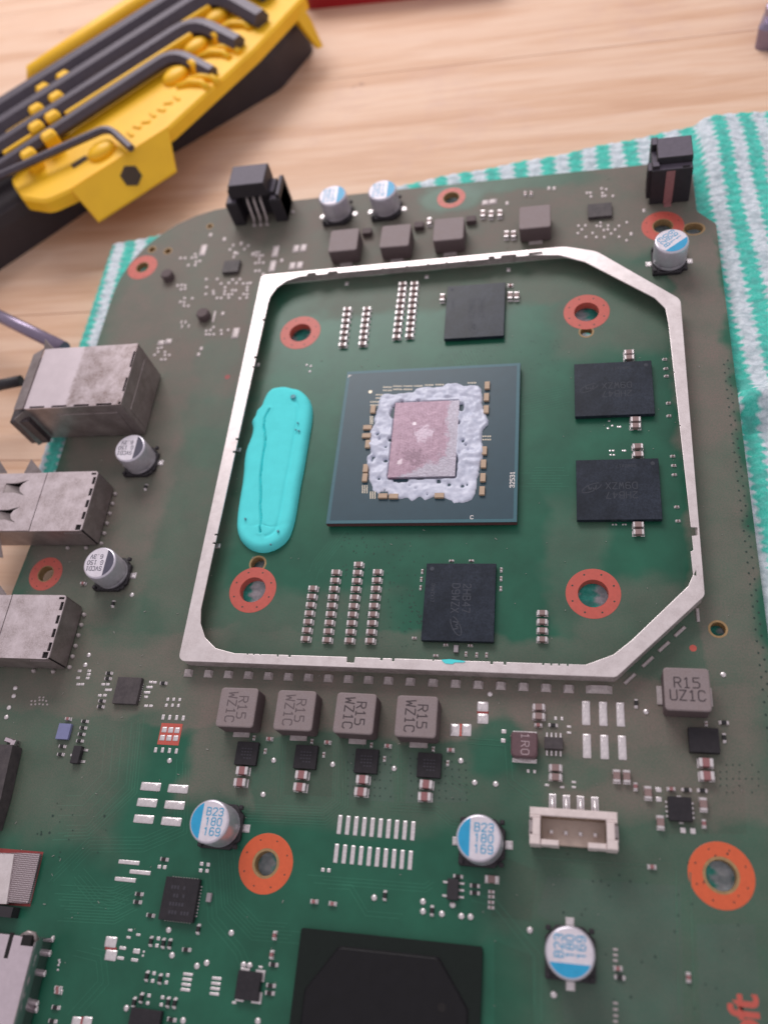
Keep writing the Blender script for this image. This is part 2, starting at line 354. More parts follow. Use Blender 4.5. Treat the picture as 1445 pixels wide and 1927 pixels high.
def rrect(w, h, r=0, n=3):
    if not r: return [(-w / 2, -h / 2), (w / 2, -h / 2), (w / 2, h / 2), (-w / 2, h / 2)]
    out = []
    for cx, cy, a in ((w / 2 - r, -h / 2 + r, -90), (w / 2 - r, h / 2 - r, 0), (-w / 2 + r, h / 2 - r, 90), (-w / 2 + r, -h / 2 + r, 180)):
        for k in range(n + 1):
            t = math.radians(a + 90 * k / n); out.append((cx + r * math.cos(t), cy + r * math.sin(t)))
    return out
def fillet(pts, n=8):
    """polygon of (x, y, radius) with its corners rounded"""
    out = []; N = len(pts)
    for i in range(N):
        p = Vector(pts[i][:2]); a = Vector(pts[i - 1][:2]) - p; b = Vector(pts[(i + 1) % N][:2]) - p; r = pts[i][2]
        if r <= 0: out.append(tuple(p)); continue
        a.normalize(); b.normalize(); half = math.acos(max(-1, min(1, a.dot(b)))) / 2
        if half > 1.55: out.append(tuple(p)); continue
        t = r / math.tan(half); c = p + (a + b).normalized() * (r / math.sin(half))
        s0 = p + a * t - c; s1 = p + b * t - c
        a0 = math.atan2(s0.y, s0.x); da = math.atan2(s1.y, s1.x) - a0
        while da > math.pi: da -= 2 * math.pi
        while da < -math.pi: da += 2 * math.pi
        for k in range(n + 1):
            q = a0 + da * k / n; out.append((c.x + r * math.cos(q), c.y + r * math.sin(q)))
    return out
def circle(cx, cy, r, n=32, sx=1.0): return [(cx + sx * r * math.cos(2 * math.pi * i / n), cy + r * math.sin(2 * math.pi * i / n)) for i in range(n)]

DG = None
def curve_mesh(name, loops, z0, z1, mats, bevel=0.0, side=None):
    """sheet of the given thickness with holes (loops beyond the first)"""
    cu = bpy.data.curves.new(name, 'CURVE'); cu.dimensions = '2D'; cu.fill_mode = 'BOTH'
    cu.extrude = (z1 - z0) / 2 - bevel; cu.bevel_depth = bevel; cu.bevel_resolution = 1
    for lp in loops:
        sp = cu.splines.new('POLY'); sp.points.add(len(lp) - 1); sp.use_cyclic_u = True
        for i, p in enumerate(lp): sp.points[i].co = (p[0], p[1], 0, 1)
    o = bpy.data.objects.new(name, cu); COL.objects.link(o)
    dg = bpy.context.evaluated_depsgraph_get(); dg.update()
    me = bpy.data.meshes.new_from_object(o.evaluated_get(dg)); me.name = name
    bpy.data.objects.remove(o); bpy.data.curves.remove(cu)
    me.transform(Matrix.Translation((0, 0, (z0 + z1) / 2)))
    me.materials.clear()
    for m in mats: me.materials.append(M[m])
    for p in me.polygons:
        p.use_smooth = False
        if side is not None: p.material_index = 0 if p.normal.z > .5 else (side if abs(p.normal.z) <= .5 else 0)
        else: p.material_index = 0
    return me
GLY = {  # strokes on a 4 x 6 grid
 'R': ['0,0 0,6 3,6 4,5 4,4 3,3 0,3', '2,3 4,0'], '1': ['.8,5 2,6 2,0', '.8,0 3.2,0'], '5': ['3.8,6 .3,6 .3,3.5 3,3.5 4,2.6 4,.9 3,0 0,0'], 'W': ['0,6 .7,0 2,3.6 3.3,0 4,6'],
 'Z': ['0,6 4,6 0,0 4,0'], 'C': ['4,5 3.2,6 .8,6 0,5 0,1 .8,0 3.2,0 4,1'], 'U': ['0,6 0,1 .8,0 3.2,0 4,1 4,6'], '0': ['.9,0 0,1.2 0,4.8 .9,6 3.1,6 4,4.8 4,1.2 3.1,0 .9,0'],
 'B': ['0,0 0,6 3,6 3.8,5.2 3.8,4 3,3.2 0,3.2', '3,3.2 4,2.3 4,.9 3,0 0,0'], '2': ['0,5 .9,6 3.1,6 4,5 4,3.9 0,0 4,0'], '3': ['0,5.2 .9,6 3.1,6 4,5.1 4,4 3,3.2 1.4,3.2', '3,3.2 4,2.3 4,.9 3.1,0 .9,0 0,.9'],
 '8': ['.9,3.2 .1,4 .1,5.2 .9,6 3.1,6 3.9,5.2 3.9,4 3.1,3.2 .9,3.2 0,2.3 0,.9 .9,0 3.1,0 4,.9 4,2.3 3.1,3.2'], '6': ['3.7,5.4 3,6 .9,6 0,5 0,1 .9,0 3.1,0 4,.9 4,2.5 3.1,3.4 .9,3.4 0,2.6'],
 '9': ['.3,.6 1,0 3.1,0 4,1 4,5 3.1,6 .9,6 0,5.1 0,3.5 .9,2.6 3.1,2.6 4,3.4'], 'D': ['0,0 0,6 2.6,6 4,4.6 4,1.4 2.6,0 0,0'], 'X': ['0,6 4,0', '4,6 0,0'], '4': ['3,0 3,6 0,2 4,2'], '7': ['0,6 4,6 1.5,0'],
 'H': ['0,0 0,6', '4,0 4,6', '0,3 4,3'], 'S': ['4,5.2 3.1,6 .9,6 0,5.1 0,4 .9,3.2 3.1,3.2 4,2.3 4,.9 3.1,0 .9,0 0,.9'], 'V': ['0,6 2,0 4,6'], 'G': ['4,5 3.2,6 .8,6 0,5 0,1 .8,0 3.2,0 4,1 4,2.8 2.4,2.8'], '.': ['1.8,0 2.2,0'], ' ': []}
STX = {}
def stroke_mesh(body, h, mat, wt=.13, narrow=1.0, lead=1.4, gap=1.9, flat1=False):
    """lettering drawn with round strokes, as a laser or a pad print leaves it; h = letter height, wt = stroke width / height"""
    key = (body, h, mat, wt, narrow, lead, gap, flat1)
    if key in STX: return STX[key]
    b = MB(); k = h / 6; r = wt * h / 2; lines = body.split('\n'); nz = [0]
    for li, ln in enumerate(lines):
        oy = ((len(lines) - 1) / 2 - li) * h * lead - h / 2; ox = -((len(ln) * 4 + (len(ln) - 1) * gap) * k * narrow) / 2
        for ci, ch in enumerate(ln):
            st = GLY[ch] if not (flat1 and ch == '1') else ['.9,5 2.2,6 2.2,0']
            for sk in st:
                P = [(ox + (ci * (4 + gap) + float(q.split(',')[0])) * k * narrow, oy + float(q.split(',')[1]) * k) for q in sk.split()]
                for p, q in zip(P, P[1:]):
                    p, q = Vector(p), Vector(q); d = (q - p).normalized(); n = Vector((-d.y, d.x)) * r; z = .0004 * (nz[0] % 12); nz[0] += 1
                    pts = []
                    for e, sg in ((q, 1), (p, -1)):
                        for a in (-90, -45, 0, 45, 90):
                            t = math.radians(a); pts.append((*(e + (d * math.cos(t) + Vector((-d.y, d.x)) * math.sin(t)) * r * sg), z))
                    b.poly(pts)
    STX[key] = b.mesh('lettering', [mat]); return STX[key]
TXT = {}
def text_mesh(body, size, mat, bold=0.0, spacing=1.0, line=0.95, align='CENTER', narrow=1.0):
    key = (body, size, mat, bold, spacing, line, narrow)
    if key in TXT: return TXT[key]
    cu = bpy.data.curves.new('lettering', 'FONT'); cu.body = body; cu.size = size; cu.align_x = align; cu.align_y = 'CENTER'
    cu.offset = bold; cu.space_character = spacing; cu.space_line = line; cu.extrude = 0.004; cu.resolution_u = 4
    o = bpy.data.objects.new('lettering', cu); COL.objects.link(o)
    dg = bpy.context.evaluated_depsgraph_get(); dg.update()
    me = bpy.data.meshes.new_from_object(o.evaluated_get(dg)); me.name = 'lettering'
    bpy.data.objects.remove(o); bpy.data.curves.remove(cu)
    if narrow != 1.0: me.transform(Matrix.Diagonal((narrow, 1, 1, 1)))
    me.materials.clear(); me.materials.append(M[mat]); TXT[key] = me
    return me
def obj(name, me, parent=None, loc=(0, 0, 0), rz=0.0, label=None, kind=None):
    o = bpy.data.objects.new(name, me); COL.objects.link(o)
    o.location = loc; o.rotation_euler = (0, 0, rz)
    if parent is not None: o.parent = parent
    if label: o['label'] = label
    if kind: o['kind'] = kind
    return o
def thing(name, label, cat, loc=(0, 0, 0), rz=0.0, group=None, me=None):
    o = obj(name, me, None, loc, rz, label); o['category'] = cat
    if group: o['group'] = group
    return o
def lp(a, b, n): return [(a[0] + (b[0] - a[0]) * i / (n - 1), a[1] + (b[1] - a[1]) * i / (n - 1)) for i in range(n)]
def mmx(px, py, w, z=0): return abs(U(px + w / 2, py, z)[0] - U(px - w / 2, py, z)[0])
def mmy(px, py, h, z=0): return abs(U(px, py + h / 2, z)[1] - U(px, py - h / 2, z)[1])

# ------------------------------------------------------------------ table and cloth
TZ = -8.0
tab = obj('tabletop', None, None, (0, 0, 0), math.radians(-1.5)); tab['kind'] = 'structure'
ys = [-260, -170, -88, -2, 41, 122, 178, 262, 350, 440, 540, 660]
for k in range(len(ys) - 1):
    b = MB(); w = ys[k + 1] - ys[k] - 0.12
    b.box(0, 0, -22, 1500, w, 0, c=.12)
    p = obj('plank', b.mesh('plank', [wood_mat(k)]), tab, (30, (ys[k] + ys[k + 1]) / 2, TZ))

def make_cloth():
    TL, TR, BR, BL = Vector((-94.4, 62.0)), Vector((135, 95.5)), Vector((140, -150)), Vector((-93.4, -150))
    nx, ny = 300, 300; b = MB()
    fx = lambda x, y: 1.0 if x > 49 else max(0, (x - 46) / 3)
    for j in range(ny + 1):
        for i in range(nx + 1):
            s, t = i / nx, j / ny
            p = TL.lerp(TR, s).lerp(BL.lerp(BR, s), t)
            p.x += max(0, min(60, -8 - p.y)) * .55 * (1 - s) ** 2
            if j == 0: p.y += .5 * math.sin(p.x * 1.9)
            if i == 0: p.x += .6 * math.sin(p.y * 1.7)
            z = -2.95 + .16 * math.sin(p.x * 2.25 + .4 * math.sin(p.y * .5)) + .16 * math.sin(p.y * 2.6) + .5 * noise.noise((p.x * .05, p.y * .05, 2))
            q = fx(p.x, p.y)
            z += q * (1.0 + 1.6 * noise.noise((p.x * .07, p.y * .06, 7)))
            d = p.y - (1.5 + (p.x - 48) * .18)
            z += q * (3.6 * math.exp(-(d - 2.5) ** 2 / 7) - 1.0 * math.exp(-(d + 2.2) ** 2 / 4))
            e = min(i, j, nx - i, ny - j)
            if e == 0: z = TZ + .1
            elif e == 1: z = z * .5 + TZ * .5
            b.v.append((p.x, p.y, z))
    for j in range(ny):
        for i in range(nx):
            a = j * (nx + 1) + i
            b.f.append((a, a + nx + 1, a + nx + 2, a + 1)); b.mi.append(0); b.sm.append(True)
    return b.mesh('cloth', ['cloth'])
thing('cleaning_cloth', 'teal and white striped knit cloth spread under the circuit board', 'cloth', me=make_cloth())

# ------------------------------------------------------------------ the circuit board
MBRD = thing('motherboard', 'dusty green console circuit board with pale metal frame round its processor', 'circuit board')
def part(name, me, loc=(0, 0, 0), rz=0.0, label=None, kind=None, parent=None):
    return obj(name, me, parent if parent is not None else MBRD, loc, rz, label, kind)

RINGS = [  # px, py of centre, outer radius, hole radius, kind
    (1116, 1117, 4.45, 2.45, 'a'), (475.5, 1110, 4.45, 2.42, 'a'), (1103.5, 586.5, 4.45, 2.38, 'a'), (565, 625.5, 4.45, 2.38, 'a'),
    (500, 1625.5, 4.35, 1.75, 'b'), (1357, 1648, 4.35, 2.0, 'b'),
    (86, 1080, 3.5, 1.55, 'c'), (268, 502.5, 3.75, 1.5, 'c'), (849, 371.5, 3.2, 1.75, 'c'), (1247, 425, 4.2, 1.9, 'c')]
HOLES = [(485, 1061, 1.35), (1103, 624, 1.15), (1351, 1184, 1.15), (1305, 430, 1.5), (286, 469, .8), (316, 472, .8), (395, 425, .6)]
outline = fillet([(-86.6, -130, 0), (48.0, -130, 0), (48.0, 47.5, 1.0), (44.6, 51.5, 1.5), (44.6, 66.8, 1.0), (-85.7, 66.6, 26), (-85.9, -20, 0), (-86.9, -34, 0)])
loops = [outline]
for px, py, ro, ri, k in RINGS: loops.append(circle(*U(px, py), ri))
for px, py, r in HOLES: loops.append(circle(*U(px, py), r, sx=1.25 if px == 1305 else 1))
me = curve_mesh('board', loops, -1.6, 0.0, ['mask', 'fr4'], side=1)
board = part('board', me)
for px, py, ro, ri, k in RINGS:
    x, y = U(px, py); mats = ['orange_b' if k == 'b' else 'orange', 'via', 'tan']
    inner = ri + (.42 if k == 'b' else 0.02 if k == 'a' else .18)
    b = MB(); n = 48
    C = lambda r, z: [(r * math.cos(2 * math.pi * i / n), r * math.sin(2 * math.pi * i / n), z) for i in range(n)]
    b.loft([C(ro, .004), C(ro - .04, .03), C(inner, .03), C(inner - .01, .004)], cap0=False, cap1=False)
    if inner > ri + .05: b.loft([C(inner, .012), C(ri + .02, .012), C(ri + .02, -.3)], mi=2, cap0=False, cap1=False)
    b.loft([C(ri - .01, .02), C(ri - .01, -1.62)], mi=0 if k == 'a' else 2, cap0=False, cap1=False)
    if k != 'c' or True:
        for q in range(8):
            a = math.radians(22.5 + 45 * q); rr = ro * .81
            b.disc(rr * math.cos(a), rr * math.sin(a), .036, .17 if k == 'a' else .13, 8, mi=1)
    part('mounting_ring', b.mesh('mounting_ring', mats), (x, y, 0))
for px, py, r in HOLES:
    x, y = U(px, py); b = MB(); n = 28; sx = 1.25 if px == 1305 else 1
    C = lambda q, z: [(sx * q * math.cos(2 * math.pi * i / n), q * math.sin(2 * math.pi * i / n), z) for i in range(n)]
    b.loft([C(r + .32, .004), C(r + .3, .02), C(r - .01, .02), C(r - .01, -1.62)], cap0=False, cap1=False)
    part('hole_rim', b.mesh('hole_rim', ['tan']), (x, y, 0))

# copper under the mask: traces, pours and vias (flush sheets a few microns up)
def offset_line(pts, d):
    out = []
    for i, p in enumerate(pts):
        p = Vector(p)
        t0 = (p - Vector(pts[i - 1])).normalized() if i else None
        t1 = (Vector(pts[i + 1]) - p).normalized() if i < len(pts) - 1 else None
        if t0 is None: n = Vector((-t1.y, t1.x)); k = 1
        elif t1 is None: n = Vector((-t0.y, t0.x)); k = 1
        else:
            n0 = Vector((-t0.y, t0.x)); n1 = Vector((-t1.y, t1.x)); n = (n0 + n1).normalized(); k = 1 / max(.4, n.dot(n0))
        out.append(p + n * d * k)
    return out
tr = MB()
def trace(pts, w, z=None):
    z = .006 + .0004 * (len(tr.f) % 97) if z is None else z
    a = offset_line(pts, w / 2); c = offset_line(pts, -w / 2)
    for i in range(len(pts) - 1):
        tr.poly([(*c[i], z), (*c[i + 1], z), (*a[i + 1], z), (*a[i], z)])
def bundle(px_pts, n, pitch, w=.14, stagger=0.0):
    base = [Vector(U(*p)) for p in px_pts]
    for k in range(n):
        d = (k - (n - 1) / 2) * pitch
        l = offset_line(base, d)
        if stagger: l[-1] = l[-1] + (l[-1] - l[-2]).normalized() * random.uniform(-stagger, stagger); l[0] = l[0] + (l[0] - l[1]).normalized() * random.uniform(-stagger, stagger)
        trace(l, w)
bundle([(232, 1362), (222, 1470), (160, 1535), (110, 1535)], 5, 1.55, .16, 2)
bundle([(262, 1366), (250, 1490), (165, 1570), (105, 1572)], 4, .5, .14, 2)
bundle([(345, 1420), (340, 1560), (270, 1590), (170, 1590), (120, 1640)], 5, .55, .13, 3)
bundle([(120, 1700), (215, 1705), (245, 1690)], 13, .42, .15, 2.5)
bundle([(150, 1650), (185, 1690), (225, 1700)], 5, .6, .13, 2)
bundle([(455, 1490), (462, 1530), (610, 1536), (640, 1512), (642, 1440)], 7, .42, .13, 1)
bundle([(590, 1655), (800, 1672), (830, 1650)], 3, .5, .12, 2)
bundle([(610, 1668), (660, 1670), (690, 1720), (760, 1726)], 2, .6, .12, 1)
bundle([(885, 1688), (930, 1700), (1012, 1800), (1012, 1920)], 2, .9, .14, 2)
bundle([(425, 1600), (432, 1700), (480, 1752), (560, 1758)], 6, .5, .13, 3)
bundle([(395, 1640), (400, 1730), (450, 1790), (470, 1840)], 3, .7, .13, 2)
bundle([(150, 1790), (190, 1800), (195, 1850), (150, 1900)], 3, .8, .13, 2)
bundle([(330, 1885), (345, 1918)], 1, 1, .12)
bundle([(640, 1400), (642, 1500)], 2, .5, .12); bundle([(530, 1400), (526, 1500)], 2, .5, .12); bundle([(752, 1410), (752, 1510)], 2, .5, .12)
bundle([(740, 1520), (820, 1524), (850, 1550), (870, 1552)], 3, .45, .12, 1)
bundle([(1000, 1500), (960, 1470), (955, 1400), (880, 1395)], 2, .8, .14)
bundle([(1005, 1614), (1220, 1630)], 1, .7, .14); bundle([(1285, 1640), (1292, 1910)], 2, 1.9, .16)
bundle([(880, 1490), (850, 1470), (840, 1450)], 3, .5, .12, 1)
bundle([(640, 1010), (600, 1060), (590, 1085)], 6, .45, .12, 2)
bundle([(990, 900), (1060, 900)], 9, .55, .13, 1.5); bundle([(990, 760), (1060, 745)], 9, .55, .13, 1.5); bundle([(870, 660), (885, 690)], 9, .6, .13, 1)
part('copper_trace', tr.mesh('copper_trace', ['mask_light']), kind='stuff')
def pour(px, z=.003, mat='mask_pour'):
    b = MB(); b.poly([(*U(*p), z) for p in reversed(px)]); part('copper_pour', b.mesh('copper_pour', [mat]))
pour([(1030, 1650), (1280, 1668), (1286, 1926), (1060, 1926), (1050, 1740), (1010, 1720)])
pour([(1310, 1740), (1420, 1740), (1440, 1990), (1320, 1990)])
pour([(930, 1605), (1010, 1640), (1000, 1735), (925, 1725)], mat='mask_dark')
pour([(930, 1770), (1000, 1800), (1005, 1950), (930, 1950)], mat='mask_dark')
pour([(655, 1405), (735, 1410), (742, 1510), (655, 1505)]); pour([(770, 1415), (860, 1440), (880, 1510), (762, 1512)])
pour([(540, 1395), (625, 1400), (628, 1500), (534, 1496)], mat='mask_dark')
pour([(1250, 1480), (1400, 1480), (1405, 1570), (1255, 1570)], mat='mask_dark')
vi = MB()
def via(px, py, r=.16): x, y = U(px, py); vi.disc(x, y, .05 + .0002 * (len(vi.f) % 50), r * .8, 8)
for i in range(9):
    for j in range(6):
        if random.random() < .85: via(772 + i * 13 + j * .5, 1428 + j * 14 + i, .15)
        if random.random() < .8: via(655 + i * 10, 1420 + j * 15 + i * .6, .14)
for i in range(60): via(random.uniform(640, 800), random.uniform(1000, 1085), .13)
for i in range(26): via(random.uniform(770, 800), random.uniform(1120, 1180), .13)
for i in range(40): via(random.uniform(690, 780), random.uniform(1095, 1220), .12)
for k in range(64):
    for q in range(2): x = 46.3 + q * .75; vi.disc(x, 12 - k * 1.9 + q * .9, .05, .17, 8)
for i in range(7):
    for j in range(5):
        if random.random() < .7: via(1355 + i * 12, 1440 + j * 13, .14)
for i in range(16): via(random.uniform(60, 200), random.uniform(1500, 1640), random.choice((.13, .16, .25)))
for i in range(40): via(random.uniform(1050, 1400), random.uniform(1590, 1900), random.choice((.13, .16, .2)))
for i in range(40): via(random.uniform(820, 1060), random.uniform(640, 700), .12)
part('via', vi.mesh('via', ['via']), kind='stuff')

dk = MB(); rr = random.Random(5)
RC = [(*U(p[0], p[1]), p[2] + .4) for p in RINGS]
for i in range(330):
    x, y = rr.uniform(-84, 46), rr.uniform(-95, 64); a = rr.uniform(0, 3.1); l = rr.choice((.06, .07, .08, .1, .22)); w = .03 + .035 * rr.random()
    if any((x - q[0]) ** 2 + (y - q[1]) ** 2 < q[2] ** 2 for q in RC): continue
    c, q = math.cos(a), math.sin(a); dk.loft([[(x + u * c - v * q, y + u * q + v * c, z) for u, v in ((-l, -w), (l, -w * .6), (l * .9, w), (-l, w * .7))] for z in (.055, .11)])
part('dust_speck', dk.mesh('dust_speck', ['speck']), kind='stuff')
# ------------------------------------------------------------------ shield frame
def edge_notches(p0, p1, notches, depth_sign):
    """points from p0 towards p1 with small cut-outs (distance of photo point along the edge, width, depth)"""
    p0, p1 = Vector(p0), Vector(p1); d = (p1 - p0); L = d.length; d.normalize(); n = Vector((-d.y, d.x)) * depth_sign
    out = [p0]
    for px, py, w, dep in sorted(notches, key=lambda q: (Vector(U(q[0], q[1], 3.0)) - p0).dot(d)):
        t = (Vector(U(px, py, 3.0)) - p0).dot(d)
        out += [p0 + d * (t - w / 2), p0 + d * (t - w / 2 * .9) + n * dep, p0 + d * (t + w / 2 * .9) + n * dep, p0 + d * (t + w / 2)]
    out.append(p1); return [tuple(q) for q in out]
FO = fillet([(-47.6, -48.0, 1.2), (25.0, -48.45, 1.2), (38.8, -34.9, 1.2), (39.3, 25.6, 2.0), (24.2, 39.6, 5), (18, 41.6, 8), (-47.5, 40.3, .8)])
b0, b1 = (-37.6, -46.5), (20.6, -46.75)
r0, r1 = (37.9, -30.5), (36.9, 20.0)
t0, t1 = (12.0, 40.0), (-38.5, 39.2)
l0, l1 = (-44.7, 32.0), (-45.5, -38.5)
FI = []
FI += edge_notches(b0, b1, [(660, 1240, 1.5, .95), (545, 1233, .5, .35), (523, 1232, .4, .35), (478, 1230, .3, .2), (466, 1229, .3, .2), (490, 1230, .3, .2),
    (718, 1240, .5, .4), (740, 1240, .5, .5), (815, 1246, .3, .25), (925, 1247, .55, .45), (950, 1248, .55, .45), (1022, 1251, .4, .3), (1037, 1252, .4, .3), (1052, 1252, .4, .3), (1068, 1252, .4, .3)], -1)
FI += [(24.8, -45.0), (27.6, -42.6), (36.6, -33.4)]
FI += edge_notches(r0, r1, [(1300, 1000, 1.7, 1.0), (1300, 1060, 4.5, -.45), (1284, 800, .3, .25), (1270, 700, .3, .2)], -1)
FI += [(36.6, 23.6), (34.8, 26.4), (22.0, 37.0), (17.0, 39.4)]
FI += edge_notches(t0, t1, [(925, 487, 1.4, .7), (805, 497, .5, .4), (957, 484, 3.4, .7), (880, 490, .4, .3), (840, 494, .4, .3), (765, 501, .5, .3), (720, 505, .4, .3), (625, 517, 2.4, .6), (585, 521, 2.2, .7), (1008, 480, 3.0, .7)], -1)
FI += [(-41.4, 38.2), (-43.4, 36.4), (-44.5, 34.0)]
FI += edge_notches(l0, l1, [(483, 602, .7, .5), (472, 672, .7, .5), (474, 690, .5, .4), (443, 826, .6, .5), (438, 850, .6, .5), (403, 1006, .5, .5), (399, 1022, .5, .5)], -1)
FI += [(-45.0, -41.2), (-43.6, -43.8), (-41.2, -45.7)]
fr = part('shield_frame', curve_mesh('shield_frame', [FO, FI], 2.72, 3.0, ['tin'], bevel=.07), label='pale tinned metal frame soldered round the processor area')
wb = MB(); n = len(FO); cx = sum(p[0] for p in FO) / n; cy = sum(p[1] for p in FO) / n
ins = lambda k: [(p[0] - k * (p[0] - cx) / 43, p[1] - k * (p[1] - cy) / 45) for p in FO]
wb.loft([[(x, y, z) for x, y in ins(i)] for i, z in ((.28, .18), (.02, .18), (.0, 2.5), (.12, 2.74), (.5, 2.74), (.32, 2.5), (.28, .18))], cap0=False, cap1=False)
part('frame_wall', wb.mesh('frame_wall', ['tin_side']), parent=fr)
foot_px = lp((355, 1266), (731, 1280.5), 11) + lp((772, 1282.5), (1070, 1296), 8)
def foot(w):
    b = MB(); b.loft([[(x * w, y, z) for x, y in ((-.5, -.75), (.5, -.75), (.5, .5), (-.5, .5))] if False else [(x * w, y, z) for x, y in ((-.5 * s1, -.75), (.5 * s1, -.75), (.5 * s1, .45), (-.5 * s1, .45))] for s1, z in ((1.1, 0), (1.0, .12))] + [[(-.34 * w, -.2, .5), (.34 * w, -.2, .5), (.34 * w, .45, .5), (-.34 * w, .45, .5)]])
    return b.mesh('solder_foot', ['solder_dull'])
fd_ = MB(); fd_.box(0, .1, 0, 2.3, .5, .3, c=.12); fd_ = fd_.mesh('solder_foot', ['solder_dull']); fm = foot(1.5); fbig = foot(3.6)
for p in foot_px: part('solder_foot', fm, (*U(*p), 0), parent=fr)
part('solder_foot', fbig, (*U(1127, 1297), 0), parent=fr)
for p in [(1186, 1279), (1219.6, 1247), (1250, 1218.3), (1280, 1190), (1314, 1158)]: part('solder_foot', fd_, (*U(*p), 0), math.radians(44 if p[0] < 1310 else 90), parent=fr)
fin = MB(); fin.box(0, 0, 0, .8, .9, .35, c=.15); fin = fin.mesh('solder_foot', ['solder'])
for p in [(485, 687), (450, 847), (411, 1028), (653, 534), (803, 521), (957, 508)]: part('solder_foot', fin, (*U(*p), 0), parent=fr)
# smear of putty on the frame edge
sm = MB(); pts = [U(x, y, 3.02) for x, y in ((831, 1242), (846, 1241), (864, 1243), (876, 1245), (872, 1247), (856, 1247), (851, 1250), (838, 1249), (834, 1246))]
sm.loft([[(x, y, 3.0) for x, y in pts], [(x, y, 3.12) for x, y in pts]]); 
thing('putty_smear', 'small cyan smear on the lower bar of the metal frame', 'putty smear', me=sm.mesh('putty_smear', ['putty']))

# ------------------------------------------------------------------ small components
def mlcc_meshes(L, Wd, H, e, body):
    b = MB(); b.box(0, 0, 0.03, L - 2 * e + .04, Wd * .97, H * .97, c=.04); t = MB()
    t.box(0, 0, 0.0, e, Wd, H, c=min(.09, H * .12), r=min(.1, Wd * .15), n=2)
    t.box(0, 0, 0.0, e + .26, Wd + .12, .12, c=.1)
    return b.mesh('ceramic_capacitor', [body]), t.mesh('terminal', ['solder'])
MK = {'0805': mlcc_meshes(2.0, 1.25, 1.2, .55, 'ceram_red'), '0603': mlcc_meshes(1.65, .88, .82, .42, 'ceram'), '0603b': mlcc_meshes(1.8, 1.0, .9, .42, 'ceram'),
      '0402': mlcc_meshes(1.0, .52, .5, .26, 'ceram_red'), '0201': mlcc_meshes(.66, .34, .3, .2, 'ceram')}
DIM = {'0805': (1.25, 2.0, .55), '0603': (.82, 1.65, .42), '0603b': (.9, 1.8, .42), '0402': (.5, 1.0, .26), '0201': (.3, .66, .2)}
def mlcc(px, py, k='0603', vert=False):
    z, L, e = DIM[k]; x, y = U(px, py, z); rz = math.radians(90) if vert else random.uniform(-.03, .03)
    o = part('ceramic_capacitor', MK[k][0], (x, y, 0), rz)
    for s in (-1, 1): obj('terminal', MK[k][1], o, (s * (L / 2 - e / 2), 0, 0))
for a, c, n in [((588, 1106), (574, 1201.5), 7), ((631.5, 1075.7), (614.5, 1203.6), 9), ((673.9, 1061), (656.5, 1204.5), 10), ((709.8, 1075), (695.5, 1205), 9),
                ((653, 580), (644, 647), 7), ((689.7, 579.4), (681.5, 645), 7), ((757.6, 532), (745.4, 632), 10), ((779.5, 531.6), (769.8, 630), 10), ((1020, 1152.3), (1020, 1202.3), 4)]:
    A = Vector(U(*a, .82)); Bv = Vector(U(*c, .82))
    for i in range(n):
        p = A.lerp(Bv, i / (n - 1)); o = part('ceramic_capacitor', MK['0603'][0], (p.x, p.y, 0), random.uniform(-.03, .03))
        for s in (-1, 1): obj('terminal', MK['0603'][1], o, (s * (.825 - .21), 0, 0))
for p in [(1183.4, 660.7), (1183.8, 670.6), (1195.8, 787.3), (1196, 799.3), (1200, 838), (1200.7, 853), (1201, 986), (1201.7, 999.9), (1013.5, 1330), (1013.5, 1347.3), (1045, 1444.5), (1045, 1462), (924.6, 1655)]: mlcc(*p, '0603b')
for p in [(454.3, 1449.8), (450, 1472), (566, 1457.7), (562.6, 1480.8), (681, 1466.4), (677.7, 1489.7), (801, 1475.4), (798, 1498.7), (1329, 1434.5), (1331, 1459.4)]: mlcc(*p, '0805')
for p in [(1160.6, 1460), (1179.5, 1461), (1219.8, 1491.6), (1324, 1513.4), (1243.2, 1547.3), (959.7, 554), (971.7, 554), (832, 557.7), (908.3, 399.8), (923.6, 400.6), (940, 399), (807.3, 414), (952.7, 438.8), (966, 438.8), (968, 438)][:-1]: mlcc(*p, '0603b', True)
for p in [(1012.5, 1364), (1263.3, 1484.8), (506, 1390), (615.3, 1396.6), (729, 1403.4), (847, 1411), (1227, 1631.7), (589.6, 1697.2), (624.5, 1701.3), (1162.7, 1823.7), (126.5, 1352.5), (960, 535), (107, 1868), (107, 1861), (155, 1097)]: mlcc(*p, '0402')
for p in [(1196, 1480), (1325, 1550), (515.5, 1761.4), (510, 1797.6), (988, 362), (999, 362), (1296, 1840.5), (477, 1388.5), (498.2, 1413.3), (586, 1395), (608.5, 1420), (698, 1402), (722.7, 1427.7), (814.4, 1409.7), (841.8, 1435.8), (1329, 1361.9)]: mlcc(*p, '0402' if p[0] in (1196, 1325, 515.5, 510, 988, 999, 1296) else '0201', True)
for p in [(849, 1054.5), (886.5, 1054.3), (779.3, 1200), (838.5, 1213), (884.6, 1214.3), (819.6, 1233.2), (924, 1678.7), (924, 1688), (923.5, 1698.6), (923.5, 1708.3)]: mlcc(*p, '0201')
for p in [(942.9, 1071.3), (942.3, 1087.9), (941.7, 1106.6), (794.3, 1074.4), (792.6, 1089), (791.1, 1105), (876.3, 1230), (896.4, 1231.8), (915, 1231.8)]: mlcc(*p, '0201', True)
for p in [(1251, 674.5), (1253, 692), (1254, 706), (1258, 757), (1259, 781), (1266, 857), (1268, 874.7), (1269, 892), (1273.7, 952.6), (1276, 979)]: mlcc(*p, '0201')
g = MB(); g.box(0, 0, .02, .75, 1.25, .5, c=.06)
gm = g.mesh('grey_chip', ['ceram_grey'])
for p in [(857.8, 1220.8), (392.3, 1689.6)]: part('grey_chip', gm, (*U(*p, .5), 0))

